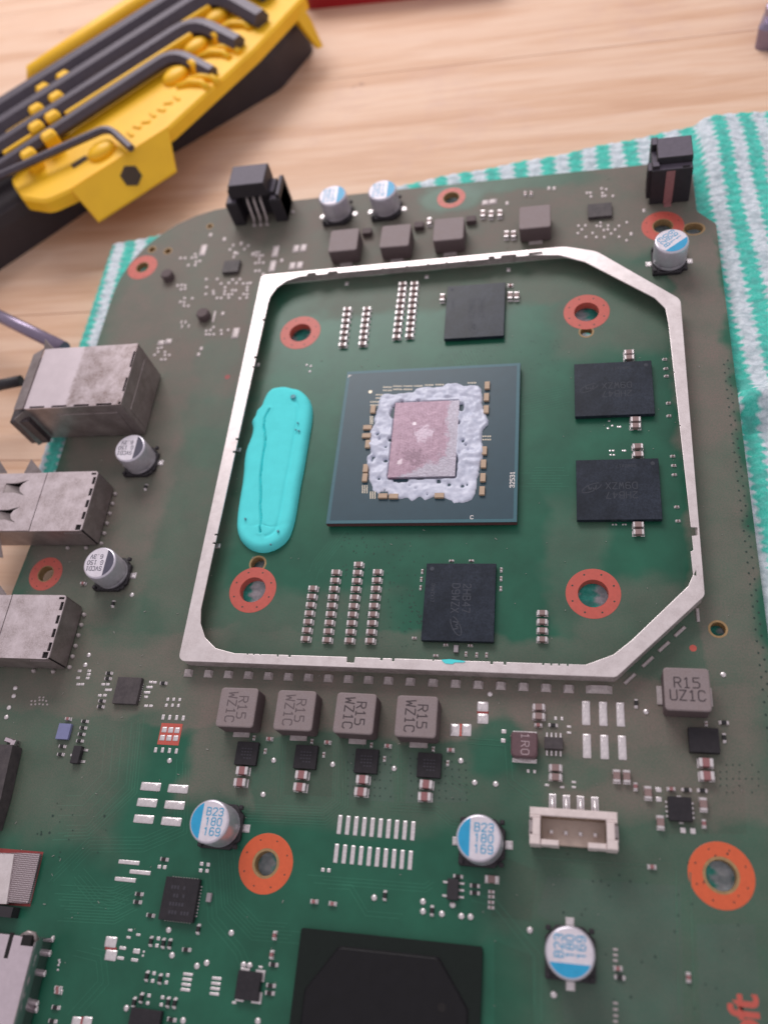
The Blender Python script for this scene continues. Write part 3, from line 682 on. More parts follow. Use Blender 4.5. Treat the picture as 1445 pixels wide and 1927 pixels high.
rm = MB(); rm.box(0, 0, .03, .72, .5, .36, c=.03, mi=0)
rm = rm.mesh('chip_resistor', ['res'])
rt = MB(); rt.box(0, 0, .02, .2, .52, .35, c=.05); rt.box(.06, 0, 0, .48, .56, .12, c=.11, r=.1, n=2); rt = rt.mesh('terminal', ['solder'])
def resistor(px, py, vert=False):
    x, y = U(px, py, .2); o = part('chip_resistor', rm, (x, y, 0), math.radians(90 if vert else 0) + random.uniform(-.04, .04))
    for s in (0, 1): obj('terminal', rt, o, ((-.45, .45)[s], 0, 0), math.pi * (1 - s))
for p in [(204.7, 1267), (202.4, 1277), (191, 1319.3), (188.7, 1330), (158.8, 1357.6), (155.8, 1370), (152.5, 1382), (149.4, 1394.6), (116.5, 1404.7), (113.4, 1420), (307, 1285.8),
          (308.4, 1617.7), (261, 1683.3), (257.8, 1698.3), (282.5, 1723.4), (350, 1788), (322, 1920), (514, 1816.4), (509, 1855.7), (507, 1870), (861.7, 1650), (893, 1667.3), (893, 1681), (1040.7, 1365.2),
          (1291.8, 1486.8), (1321.5, 1488), (1362, 1360), (1166, 1840.5), (104, 1897), (98, 1923)]: resistor(*p)
for p in [(372.7, 1749.4), (283.7, 1772.4), (307, 1776), (319, 1777), (276, 1838), (300.8, 1843.5), (251.9, 1887.5), (265.4, 1879.4), (315.7, 1887.5), (328.3, 1889), (723.9, 1686), (812.5, 1714.6), (1196.8, 1323.8), (1362.6, 1388.7), (274, 916), (212.6, 1136)]: resistor(*p, True)

PADS = {}
def pad(px, py, w, h, mat='solder'):
    x, y = U(px, py); wm = round(mmx(px, py, w), 2); hm = round(mmy(px, py, h), 2); key = (wm, hm, mat)
    if key not in PADS:
        b = MB(); m = min(wm, hm); r = m * .12
        R = lambda i, z: [(u, v, z) for u, v in rrect(max(.02, wm - 2 * i), max(.02, hm - 2 * i), max(.002, r - i * .3), 2)]
        b.loft([R(0, .0), R(0, .04)], cap1=False); b.loft([R(0, .04), R(m * .06, .05 + m * .05), R(m * .16, .05 + m * .085), R(m * .28, .05 + m * .11), R(m * .40, .05 + m * .122)], cap0=False, smooth=True); PADS[key] = b.mesh('solder_pad', [mat])
    return part('solder_pad', PADS[key], (x, y, 0))
for p in [(283.7, 1480.8), (335, 1485), (276.8, 1511), (328.6, 1515.6), (270.5, 1542), (322.5, 1546.6)]: pad(*p, 38, 16)
for p in lp((639, 1552.3), (776.9, 1564.3), 10) + lp((632.6, 1606.5), (772, 1619.6), 10): pad(*p, 8, 36)
for p in [(1102.6, 1341.8), (1134.8, 1343.4), (1167.5, 1344.7), (1104.2, 1404.2), (1137.3, 1406.2), (1170.8, 1407.5)]: pad(*p, 15.5, 46)
for p in [(242.8, 1623.5), (263.6, 1642.3), (235.7, 1656)]: pad(*p, 40, 8)
for p in lp((353.9, 1834.5), (348.7, 1863.6), 4) + lp((407.9, 1842.2), (403.4, 1871.3), 4): pad(*p, 18, 5.6)
for p in [(307, 1350), (319.5, 1350.6), (332.5, 1351), (345, 1351.8), (293, 1411.8), (306, 1412), (319, 1413), (332, 1414)]: pad(*p, 5.5, 9.5)
for p in [(316, 1316.5), (327, 1316.5), (338.4, 1317), (313, 1327.8), (324.7, 1327.8), (335.8, 1328.2)]: pad(*p, 5, 6)
for p in [(194.5, 1288.2), (203, 1288.2), (201, 1298.8), (207, 1298.8), (188, 1309), (197.5, 1309), (147.5, 1288), (155, 1288), (284, 1284), (291.5, 1284.5), (279, 1293.6), (284, 1293.6), (274, 1303.5), (279.5, 1303.5), (275, 1312), (275, 1328.8), (284, 1328.8),
          (150, 1263), (168, 1263), (167, 1269.5), (165, 1276.5), (147, 1276)]: pad(*p, 7, 4.5)
for p in [(300, 1631.8), (310, 1632.8), (379.7, 1626.5), (392, 1628), (377.7, 1639), (389.7, 1639.8), (298.3, 1767), (295.4, 1780.5), (290, 1832.7), (287.3, 1847), (315.7, 1836), (313, 1850), (280.6, 1874.6), (278, 1889), (306, 1878), (303.5, 1892), (607.6, 1637.7), (618.7, 1638.8)]: pad(*p, 6.5, 7)
for p in [(245.2, 1751.3), (260.3, 1760), (242, 1765), (490.5, 1820.8), (440.5, 1887.8)]: pad(*p, 8, 4.5)
for p in [(231, 1785), (227, 1803.9), (253.3, 1807.5)]: pad(*p, 13, 6)
pad(257, 1791, 13, 9)
for p in [(270.8, 1792), (269, 1799.4), (111, 1808), (110, 1817), (112, 1812), (109, 1826)]: pad(*p, 4, 4)
for p in [(948, 1377), (947, 1394.3)]: pad(*p, 9, 7.5)
for p in [(1045.5, 1352.3), (1057.3, 1352.8), (993.7, 1451.5), (1005.8, 1452.5), (1034, 1365), (1046, 1366)]: pad(*p, 5, 6.5)
for p in [(1070.6, 1368), (1070.6, 1379.4), (1029, 1478.2), (1057.7, 1481.9), (1079.6, 1472.4), (1079.6, 1481.9)]: pad(*p, 8, 4)
for p in [(1238.8, 1486.8), (1239.5, 1504.7)]: pad(*p, 11, 9)
for p in [(1285, 1563.2), (1303.8, 1564.7)]: pad(*p, 10, 10.5)
for p in [(1157.8, 1788), (1157.8, 1798.5), (1157.8, 1808.8), (1158, 1889), (1158, 1900.8), (1158.5, 1912.5), (1158, 1923.3)]: pad(*p, 9, 5, 'solder_dull')
for p in [(1146, 792), (1152, 801), (1144, 806), (1163, 803), (1167, 803), (1148, 848), (1154, 848), (1149, 856), (1155, 856), (1172, 848), (1176, 848), (1153, 987), (1159, 987), (1172, 987), (1177, 987)]: pad(*p, 4, 3)
# top strip pads and the two-half links
for p in [(382.4, 470.7), (518.5, 472.6), (513, 500.5)]: pad(*p, 12, 21, 'solder_dull')
for x, y in [(564, 467), (557, 499.6)]:
    for s in (-7, 7): pad(x + s, y - s * .1, 12, 14, 'solder_dull')
pad(443.5, 626.7, 13, 20, 'solder_dull'); pad(402.8, 595.7, 4, 21, 'solder_dull')
for s in (-7, 7): pad(309.8 + s, 644 - s * .2, 12, 10, 'solder_dull'); pad(921 + s, 380 - s * .15, 14, 10, 'solder_dull')
for p in [(954.3, 382), (530, 490), (396, 442), (422, 450), (454, 458), (442, 476), (476, 478), (378.5, 656), (373.5, 667), (419, 590), (1033, 354), (985, 440), (1212, 396), (1043, 354), (1188, 440)]: pad(*p, 6, 7, 'solder_dull')
def scatter(x0, y0, x1, y1, n, w=5, h=5, seed=1):
    r = random.Random(seed); used = []
    while len(used) < n:
        q = (x0 + round((x1 - x0) * r.random() / 7) * 7, y0 + round((y1 - y0) * r.random() / 7) * 7)
        if q in used: continue
        used.append(q); pad(q[0] + r.uniform(-1, 1), q[1] + r.uniform(-1, 1), w, h, 'solder_dull')
scatter(388, 526, 470, 562, 30, seed=2); scatter(474, 474, 496, 515, 12, seed=3); scatter(432, 462, 470, 484, 6, seed=4)
scatter(340, 478, 380, 500, 9, seed=5); scatter(334, 530, 356, 545, 5, seed=6); scatter(340, 562, 358, 580, 6, seed=7); scatter(388, 615, 434, 632, 9, seed=8)
scatter(290, 655, 330, 680, 9, seed=9); scatter(1088, 418, 1180, 452, 20, seed=10); scatter(1105, 355, 1160, 376, 9, seed=11); scatter(60, 1312, 95, 1330, 12, 3.5, 3.5, seed=12)
scatter(335, 607, 358, 613, 4, 3, 7, seed=13)

tp = MB(); tp.lathe([(.46, 0), (.46, .04), (.36, .16), (.18, .24), (.02, .27)], 14); tp = tp.mesh('test_point', ['solder'])
for p in [(317.6, 1750.8), (323.8, 1798.5), (370.6, 1818.8), (389, 1812.9), (238, 1898.3), (344.5, 1921.7), (435.3, 1756.3), (458.4, 1816.4), (469.8, 1817.8), (485.3, 1922.7), (704, 1690.3), (795.8, 1697.5), (795.8, 1716), (831.3, 1720.7), (851.5, 1703.6), (868, 1725), (885.3, 1726.3),
          (515, 1431.3), (495, 1495.7), (626, 1439), (741.5, 1446.6), (867, 1432.2), (893, 1473.2), (932.6, 1476), (921.8, 1306.6), (1215.6, 1339.7), (1360.5, 1270), (248.3, 1119.6), (167, 1233), (160.6, 1251.6), (997, 1751.3), (1041.8, 1872.7), (319, 1432), (17, 1332), (12, 1350), (26, 1310), (29, 1295), (577, 687), (585, 689), (583, 699)]:
    o = part('test_point', tp, (*U(*p), 0)); 
    if p[1] < 720: o.scale = (.7, .7, .7)

# ---- surface links: two solder halves, red mask line or copper bar between
def link(px, py, w, h, vert, mid):
    for s in (-1, 1): pad(px + (0 if vert else s * w * .27), py + (s * h * .27 if vert else 0), w * (1 if vert else .46), h * (.46 if vert else 1))
    x, y = U(px, py); b = MB(); b.box(0, 0, 0, mmx(px, py, w if vert else w * .14), mmy(px, py, h * .14 if vert else h), .06, c=.01)
    part('link_bar', b.mesh('link_bar', [mid]), (x, y, 0))
link(908.3, 1341.3, 21, 42, True, 'red'); link(866.8, 1374, 40, 23, False, 'orange'); link(208.7, 1786, 22, 46, True, 'red'); link(153.8, 1924, 38, 20, False, 'red')
# ---- red pad block
x, y = U(320, 1382); b = MB(); b.box(0, 0, 0, 3.9, 3.6, .03); part('red_pad_block', b.mesh('red_pad_block', ['orange']), (x, y, 0), label='orange square with six solder pads')
for p in [(309.5, 1373.6), (321.5, 1374.2), (333.6, 1374.8), (305.6, 1388.8), (318.2, 1389.4), (330.8, 1389.8)]: pad(*p, 9.5, 10.5).location.z = .03

# ------------------------------------------------------------------ inductors
def inductor(px, py, s=6.5, h=4.0, text=None, trz=0.0, side_terms=False, faint=False):
    x, y = U(px, py, h); b = MB()
    R = lambda i, z: [(u, v, z) for u, v in rrect(s - 2 * i, s - 2 * i, .55, 4)]
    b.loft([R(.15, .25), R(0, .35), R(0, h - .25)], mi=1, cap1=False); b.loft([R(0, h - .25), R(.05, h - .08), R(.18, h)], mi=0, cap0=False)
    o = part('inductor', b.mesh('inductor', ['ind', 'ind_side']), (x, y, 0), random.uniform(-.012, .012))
    t = MB(); t.box(0, 0, .02, 2.9, .9, .25, c=.06, r=.1); t.box(0, .42, .1, 2.7, .2, 1.2, c=.05); tm = t.mesh('terminal', ['solder_dull'])
    for k in (0, 1):
        a = (k * math.pi) + (math.pi / 2 if side_terms else 0)
        obj('terminal', tm, o, (math.sin(a) * (s / 2 + .3), -math.cos(a) * (s / 2 + .3), 0), a)
    if text:
        obj('lettering', stroke_mesh(text, 1.5, 'ind_mark_faint' if faint else 'ind_mark', .14, .92, 1.28, 1.7), o, (0, 0, h + .004), trz)
    return o
for k, p in enumerate([(445.7, 1331), (554.4, 1336.8), (667.2, 1342.3), (783, 1348.2)]): inductor(*p, text='R15\nWZ1C', trz=-math.pi / 2, faint=k < 2)
inductor(1293, 1297, text='R15\nUZ1C', side_terms=True)
for p in [(646.4, 450.5), (743.6, 442.4), (844, 429.6), (1006.3, 406.7)]: inductor(*p)
# maroon 1R0
x, y = U(986, 1401.5, 1.8); b = MB()
ch = lambda i, z: [(u, v, z) for u, v in fillet([(-2 + i, -1.9 + i, .7), (2 - i, -1.9 + i, .7), (2 - i, 1.9 - i, .4), (-2 + i, 1.9 - i, .4)], 3)]
b.loft([ch(.05, .1), ch(0, 1.55), ch(.2, 1.8)]); o = part('inductor', b.mesh('inductor', ['ind_red']), (x, y, 0), label='small maroon inductor marked 1R0')
for s in (-1, 1):
    t = MB(); t.box(0, 0, 0, 3.7, .7, .25, c=.08); obj('terminal', t.mesh('terminal', ['solder']), o, (0, s * 2.05, 0))
obj('lettering', stroke_mesh('1R0', 1.15, 'mark_pale', .11, 1.0, 1.3, 2.2), o, (.15, .1, 1.804), -math.pi / 2)
# little brown shielded inductors in the dusty strip
for px, py, r in [(313, 514, 1.45), (380.5, 588, 1.5)]:
    b = MB(); b.lathe([(r, .05), (r, 1.5), (r * .85, 1.75)], 8, a0=math.pi / 8, smooth=False); part('small_inductor', b.mesh('small_inductor', ['ind_side']), (*U(px, py, 1.6), 0))
for px, py in [(886, 410), (788, 421), (690, 433), (960, 410)][:3]:
    b = MB(); b.box(0, 0, .05, 2.1, 1.7, 1.2, c=.1, r=.2); part('small_inductor', b.mesh('small_inductor', ['ind_side']), (*U(px, py, 1.2), 0))

# ------------------------------------------------------------------ electrolytic capacitors
def can(x, y, style, rot, rbase=0.0, label=None, h=6.0, r=3.22):
    b = MB(); bs = r * 2 + .25
    pts = lambda i, z: [(u, v, z) for u, v in fillet([(-bs / 2 + i, -bs / 2 + i, .3), (bs / 2 - i - 1.5, -bs / 2 + i, .2), (bs / 2 - i, -bs / 2 + i + 1.5, .2), (bs / 2 - i, bs / 2 - i - 1.5, .2), (bs / 2 - i - 1.5, bs / 2 - i, .2), (-bs / 2 + i, bs / 2 - i, .3)], 2)]
    b.loft([pts(0, .1), pts(0, .75), pts(.15, .9)])
    for sx, sy in ((1, 1), (1, -1), (-1, 1), (-1, -1)): b.box(sx * (bs / 2 - .45), sy * (bs / 2 - .45), .9, .7, .7, 1.5, c=.15, r=.2)
    o = part('can_capacitor', b.mesh('can_capacitor', ['black']), (x, y, 0), rbase, label)
    c = MB(); c.lathe([(r - .25, .85), (r - .05, 1.0), (r - .02, 1.5), (r - .2, 1.75), (r - .02, 2.0), (r, 2.3), (r, h - .45), (r - .06, h - .2), (r - .2, h - .06), (r - .4, h)], 56)
    cn = obj('can', c.mesh('can', ['alu']), o)
    q = r - .34; d = MB(); d.disc(0, 0, h + .006, q, 48)
    obj('top', d.mesh('top', ['alu_top']), o)
    cut = -q * .42; a0 = math.acos(cut / q); k = 20
    seg = [(q * math.cos(a0 + (2 * math.pi - 2 * a0) * i / k), q * math.sin(a0 + (2 * math.pi - 2 * a0) * i / k), h + .012) for i in range(k + 1)]
    e = MB(); e.poly(seg); obj('polarity_mark', e.mesh('polarity_mark', ['blue' if style == 'b' else 'navy']), o, (0, 0, 0), rot - rbase)
    if style == 'b':
        obj('lettering', stroke_mesh('B23\n180\n169', 1.08, 'blue_txt', .16, .9, 1.32, 2.0, True), o, (.75 * math.cos(rot - rbase), .75 * math.sin(rot - rbase), h + .016), rot - rbase)
    else:
        obj('lettering', stroke_mesh('SVCD1\nG 150\n6.3V', .8, 'navy', .17, .85, 1.5, 1.9), o, (.8 * math.cos(rot - rbase), .8 * math.sin(rot - rbase), h + .016), rot - rbase)
    t = MB(); t.box(0, 0, .03, 1.3, 1.0, .22, c=.1); t.box(0, 0, 0, 1.5, 1.2, .12, c=.05)
    tm = t.mesh('terminal', ['solder'])
    for s in (-1, 1): obj('terminal', tm, o, (s * (bs / 2 + .35), 0, 0))
can(-35.4, -73.84, 'b', 0, 0, label='upright B23 capacitor left of the row of pads')
can(5.36, -73.3, 'b', 0, 0)
can(17.8, -86.5, 'b', math.pi / 2, math.pi / 2, label='sideways-printed B23 capacitor with blue edge at the bottom')
can(-65.9, -30.9, 's', math.pi, 0); can(-66.2, -6.0, 's', math.pi, 0)
can(-33.0, 60.1, 'b', math.pi, 0); can(-21.5, 60.2, 'b', math.pi, 0)
can(38.3, 37.9, 'b', math.radians(128), 0)

# ------------------------------------------------------------------ chips
def chip(name, px, py, w, h, t, mat, z0=.1, label=None, c=.05, r=.08):
    x, y = U(px, py, t); b = MB(); b.box(0, 0, z0, w, h, t, c=c, r=r, n=2)
    return part(name, b.mesh(name, [mat]), (x, y, 0), 0, label)
def swirl(s, mat):
    """letter M inside an open orbit, as printed on the memory chips"""
    b = MB(); pts = []
    for i in range(40):
        a = math.radians(-150 + i * 8.2); e_, f_ = s * 1.15 * math.cos(a), s * .42 * math.sin(a); pts.append((e_ * .9 - f_ * .43 + .1, e_ * .43 + f_ * .9))
    for i in range(len(pts) - 1):
        p, q = Vector(pts[i]), Vector(pts[i + 1]); d = (q - p).normalized(); n = Vector((-d.y, d.x)) * s * .05
        b.poly([(*(p - n), 0), (*(q - n), 0), (*(q + n), 0), (*(p + n), 0)])
    z = [(-.45, -.35), (-.3, .35), (0, -.1), (.3, .35), (.45, -.35)]
    for i in range(4):
        p, q = Vector(z[i]) * s, Vector(z[i + 1]) * s; d = (q - p).normalized(); n = Vector((-d.y, d.x)) * s * .07
        b.poly([(*(p - n), 0.002), (*(q - n), 0.002), (*(q + n), 0.002), (*(p + n), 0.002)])
    return b.mesh('logo_print', [mat])
def memory(px, py, w, h, rot, mat, label):
    o = chip('memory_chip', px, py, w, h, 1.1, 'chip', .3, label)
    c, s = math.cos(rot), math.sin(rot); put = lambda u, v: (u * c - v * s, u * s + v * c, 1.104)
    obj('lettering', stroke_mesh('2HB47\nD9WZX', 1.25, mat, .13, .9, 1.5, 1.9), o, put(-.6, .3), rot)
    obj('logo_print', swirl(1.55, mat), o, put(4.3, -.3), rot)
    obj('lettering', stroke_mesh('D9WZX17', .55, mat, .14, .9, 1.5, 2.0), o, put(-1.5, -4.6), rot)
    b = MB(); b.disc(0, 0, 0, .38, 14); obj('pin_mark', b.mesh('pin_mark', [mat]), o, put(-6, -5), rot)
    return o
memory(863.8, 1131.8, 12, 14, -math.pi / 2, 'mark', 'memory chip below the processor with rotated print')
memory(1162.6, 919.8, 14, 12, math.pi, 'mark_faint', 'lower of the two memory chips right of the processor')
memory(1154.2, 730.2, 14, 12, math.pi, 'mark_faint', 'upper of the two memory chips right of the processor')
memory(893.7, 583.4, 12, 14, -math.pi / 2, 'mark_faint', 'memory chip above the processor')
for p in [(463.7, 1418), (574.8, 1424.7), (689, 1432.6), (807.3, 1440.2)]:
    o = chip('power_chip', *p, 3.7, 3.7, .8, 'chip_b')
    b = MB()
    for k in range(4):
        for q in range(4):
            if (k, q) != (3, 0): b.box(-.75 + q * .5, .75 - k * .5, 0, .3, .2, .004)
    obj('marking', b.mesh('marking', ['mark_dim']), o, (0, 0, .802))
chip('power_chip', 1325, 1392.8, 4.2, 3.6, 1.2, 'chip_b')
def pins(o, pts, w, l, mat='solder', z=.02, h=.12):
    b = MB(); b.box(0, 0, z, w, l, h, c=.03); m = b.mesh('pin', [mat])
    for p in pts: obj('pin', m, o, p)
o = chip('control_chip', 1041.5, 1398.5, 2.75, 1.75, 1.0, 'chip_d')
for k in range(4): 
    pins(o, [(-1.02 + k * .68, 1.35, 0), (-1.02 + k * .68, -1.35, 0)], .3, .8)
o = chip('control_chip', 1280, 1522.5, 3.2, 3.3, .85, 'chip_b')
pins(o, [(s * 1.78, .95 - k * .65, 0) for s in (-1, 1) for k in range(4)], .3, .3); pins(o, [(0, 1.8, 0), (.1, -1.8, 0)], .6, .22)
o = chip('controller_chip', 337, 1693, 5.6, 6.0, .9, 'chip_b', label='square black chip left of the lower mounting ring')
pins(o, [(2.9, 2.0 - k * .45, 0) for k in range(10)], .25, .22); pins(o, [(-2 + k * .45, s * 3.05, 0) for k in range(10) for s in (1, -1)], .2, .16, 'solder_dull')
b = MB()
for k, n in enumerate([6, 5, 5, 7]):
    for q in range(n):
        if random.random() < .9: b.box(-1.5 + q * .5 + .1 * k, 1.6 - k * 1.15, 0, .3, .5, .004)
obj('marking', b.mesh('marking', ['mark_dim']), o, (0, 0, .9))
o = chip('controller_chip', 238.8, 1299.5, 4.6, 4.7, .85, 'chip_d')
pins(o, [(2.4, 1.4 - k * .4, 0) for k in range(8)], .2, .18)
o = chip('regulator_chip', 466, 1856, 3.5, 3.6, .9, 'chip_b', label='black chip with bright corner plates')
for sx, sy, w, h, v in [(-1.0, 1.95, 1.4, .35, None), (1.3, 1.95, 1.3, .35, -.55), (1.3, -1.95, 1.3, .3, .55), (-1.2, -1.95, 1.3, .3, None)]:
    b = MB()
    if v is None: b.box(0, 0, 0, w, h, .2, c=.04)
    else: b.loft([[(x, y * (1 if v < 0 else -1), z) for x, y in (((-w / 2, -h / 2), (w / 2 - .2, -h / 2), (w / 2 - .2, -1.3), (w / 2 + .15, -1.3), (w / 2 + .15, h / 2), (-w / 2, h / 2)) if v < 0 else ((-w / 2, h / 2), (w / 2 + .15, h / 2), (w / 2 + .15, -1.3), (w / 2 - .2, -1.3), (w / 2 - .2, -h / 2), (-w / 2, -h / 2)))] for z in (0, .2)])
    obj('corner_plate', b.mesh('corner_plate', ['solder']), o, (sx, sy, 0))
o = chip('controller_chip', 269, 1934, 4.8, 4.4, .9, 'chip_b')
o = chip('transistor', 142.4, 1420, 1.5, 2.9, 1.0, 'black'); pins(o, [(1.1, .95, 0), (1.1, -.95, 0), (-1.1, 0, 0)], .9, .42)
o = chip('transistor', 851.5, 1674, 1.6, 2.8, 1.0, 'black'); pins(o, [(1.1, k, 0) for k in (-.9, 0, .9)] + [(-1.1, .9, 0), (-1.1, -.9, 0)], .9, .3)
o = chip('crystal', 119, 1376.5, 2.4, 2.7, .7, 'lblue', label='small pale violet metal crystal'); 
o = chip('control_chip', 434.8, 500, 3.9, 3.6, .9, 'chip_d'); o = chip('control_chip', 1128.6, 394, 4.9, 3.9, .8, 'chip_d')
# large carrier chip at the bottom edge
o = part('hub_chip', None, (-7.2, -100.0, 0), 0, 'large black chip with clipped corners at the bottom edge')
b = MB(); b.box(0, 0, .3, 26.4, 26.4, .8, c=.06, r=.4); obj('carrier', b.mesh('carrier', ['bga_sub']), o)
b = MB(); oc = lambda i, z: [(u, v, z) for u, v in fillet([(-11.6 + i, -11.6 + i, 1), (11.6 - i, -11.6 + i, 1), (11.6 - i, 5.5 - i * .4, 1), (7.2 - i * .4, 11.4 - i, 1), (-7.2 + i * .4, 11.4 - i, 1), (-11.6 + i, 5.5 - i * .4, 1)], 3)]
b.loft([oc(0, .8), oc(.25, 1.12), oc(.32, 1.16)]); obj('mould_cap', b.mesh('mould_cap', ['bga']), o)
b = MB(); b.lathe([(.55, .02), (.55, .01), (.1, 0.004)], 18); obj('pin_mark', b.mesh('pin_mark', ['void']), o, (8.0, 5.4, 1.16))

# ------------------------------------------------------------------ processor
PX, PY = -7.8, -3.75; S = 34.5
pr = part('processor', None, (PX, PY, 0), 0, 'square teal processor package smeared with white paste')
b = MB(); b.box(0, 0, .45, S, S, 1.5, mi=0); obj('package_side', b.mesh('package_side', ['apu_side']), pr)
b = MB(); b.box(0, 0, 1.5, S, S, 1.6, c=.03); obj('substrate_rim', b.mesh('substrate_rim', ['apu_edge']), pr)
b = MB(); b.box(0, 0, 1.6, S - 1.3, S - 1.3, 1.612); obj('substrate', b.mesh('substrate', ['apu']), pr)
ZS = 1.612
def Z8(zx, zy, z=ZS):   # point of the enlarged view -> processor coordinates
    x, y = U(600 + zx / 3.6125, 660 + zy / 3.6125, z); return (x - PX, y - PY)
tc = {}
def tan(zx, zy, vert=True):
    b = MB(); b.box(0, 0, 0, .95 if vert else 1.7, 1.7 if vert else .95, .5, c=.05); k = vert
    if k not in tc: tc[k] = b.mesh('package_capacitor', ['tancap'])
    obj('package_capacitor', tc[k], pr, (*Z8(zx, zy), ZS))
for p in [(1145, 242), (1140, 322), (1138, 405), (1125, 685), (1120, 775), (1116, 868), (1110, 958), (370, 405), (335, 640), (320, 805), (315, 868)]: tan(*p)
for p in [(333, 527), (326, 583), (437, 993), (510, 995), (820, 990)]: tan(*p, False)
b = MB()
def dots(zx, zy, nx, ny, dx=12.5, dy=22):
    for i in range(nx):
        for j in range(ny):
            x, y = Z8(zx + (i - (nx - 1) / 2) * dx, zy + (j - (ny - 1) / 2) * dy); b.box(x, y, 0, .15, .3, .03)
for a in [(465, 258, 5, 2), (535, 251, 5, 2), (605, 251, 5, 2), (675, 239, 5, 1), (748, 233, 5, 1), (820, 230, 5, 1), (1040, 218, 5, 1), (410, 310, 4, 2), (378, 358, 5, 2), (1140, 593, 5, 2)]: dots(*a)
for a in [(357, 470, 2, 5, 12, 11), (312, 942, 3, 5, 15, 11), (366, 982, 3, 5, 15, 10)]: dots(*a)
obj('contact_pad', b.mesh('contact_pad', ['gold']), pr, (0, 0, ZS), kind='stuff')
b = MB(); b.disc(0, 0, .01, .38, 18); obj('fiducial_dot', b.mesh('fiducial_dot', ['gold']), pr, (*Z8(350, 278), ZS))
b = MB(); b.poly([(0, 0, .02), (.7, .0, .02), (0, .7, .02)]); obj('corner_mark', b.mesh('corner_mark', ['white']), pr, (*Z8(200, 165), ZS), math.radians(-90))
obj('lettering', stroke_mesh('32531', .75, 'white', .2, .95, 1.3, 1.8), pr, (*Z8(1314, 876), ZS + .006), math.pi / 2)
obj('lettering', stroke_mesh('C', .65, 'white', .2, 1.1), pr, (*Z8(1039, 1132), ZS + .006), 0)
c0, c1 = Z8(520, 352, 2.3), Z8(925, 852, 2.3); DW, DH = c1[0] - c0[0], c0[1] - c1[1]; DC = ((c0[0] + c1[0]) / 2, (c0[1] + c1[1]) / 2)
b = MB(); b.box(0, 0, ZS, DW, DH, 2.3, c=.06, r=.05); obj('die', b.mesh('die', ['die']), pr, (*DC, 0), 0, 'pinkish silicon die in the middle of the package')

# white paste squeezed round the die
def inside(p, poly):
    c = False; j = len(poly) - 1
    for i in range(len(poly)):
        if (poly[i][1] > p[1]) != (poly[j][1] > p[1]) and p[0] < (poly[j][0] - poly[i][0]) * (p[1] - poly[i][1]) / (poly[j][1] - poly[i][1]) + poly[i][0]: c = not c
        j = i
    return c
def dist_poly(p, A, B):
    d = B - A; t = np.clip(((p - A) * d).sum(1) / (d * d).sum(1), 0, 1); return np.sqrt(((A + d * t[:, None] - p) ** 2).sum(1)).min()
PO = [(410, 310), (440, 285), (520, 290), (640, 275), (660, 250), (740, 240), (840, 240), (870, 218), (940, 212), (985, 230), (1060, 225), (1105, 255), (1115, 310), (1105, 360), (1130, 400), (1150, 470), (1145, 500), (1110, 540), (1105, 610), (1120, 650), (1120, 720), (1095, 760), (1085, 830), (1075, 905), (1065, 960), (1040, 1010), (970, 1035), (910, 1030), (850, 1000), (780, 990), (720, 1015), (690, 990), (630, 1022), (600, 995), (540, 1010), (480, 985), (400, 970), (360, 935), (355, 900), (335, 860), (330, 800), (320, 720), (350, 690), (335, 620), (340, 560), (370, 490), (380, 420), (400, 380)]
PO = [Z8(*p, 1.9) for p in PO]
HO = [(505, 420, .55, 1.5), (400, 570, .5, .5), (412, 603, .3, .3), (483, 607, .55, .55), (455, 750, .55, .5), (565, 348, .5, .3), (680, 343, .5, .25), (965, 385, .6, .9), (950, 495, .3, .5), (980, 612, .4, .5), (997, 640, .3, .2), (928, 750, .45, 1.1), (925, 802, .4, 1.0), (560, 878, 1.6, .55), (690, 862, 1.0, .4), (815, 885, .5, .6), (975, 920, .35, .35), (840, 843, 1.5, .16), (440, 968, .9, .35), (370, 725, .5, .35), (360, 745, .3, .5)]
HO = [(*Z8(a, c, 1.75), w * (.62 if max(w, h) < .7 else .85), h * (.62 if max(w, h) < .7 else .85)) for a, c, w, h in HO]
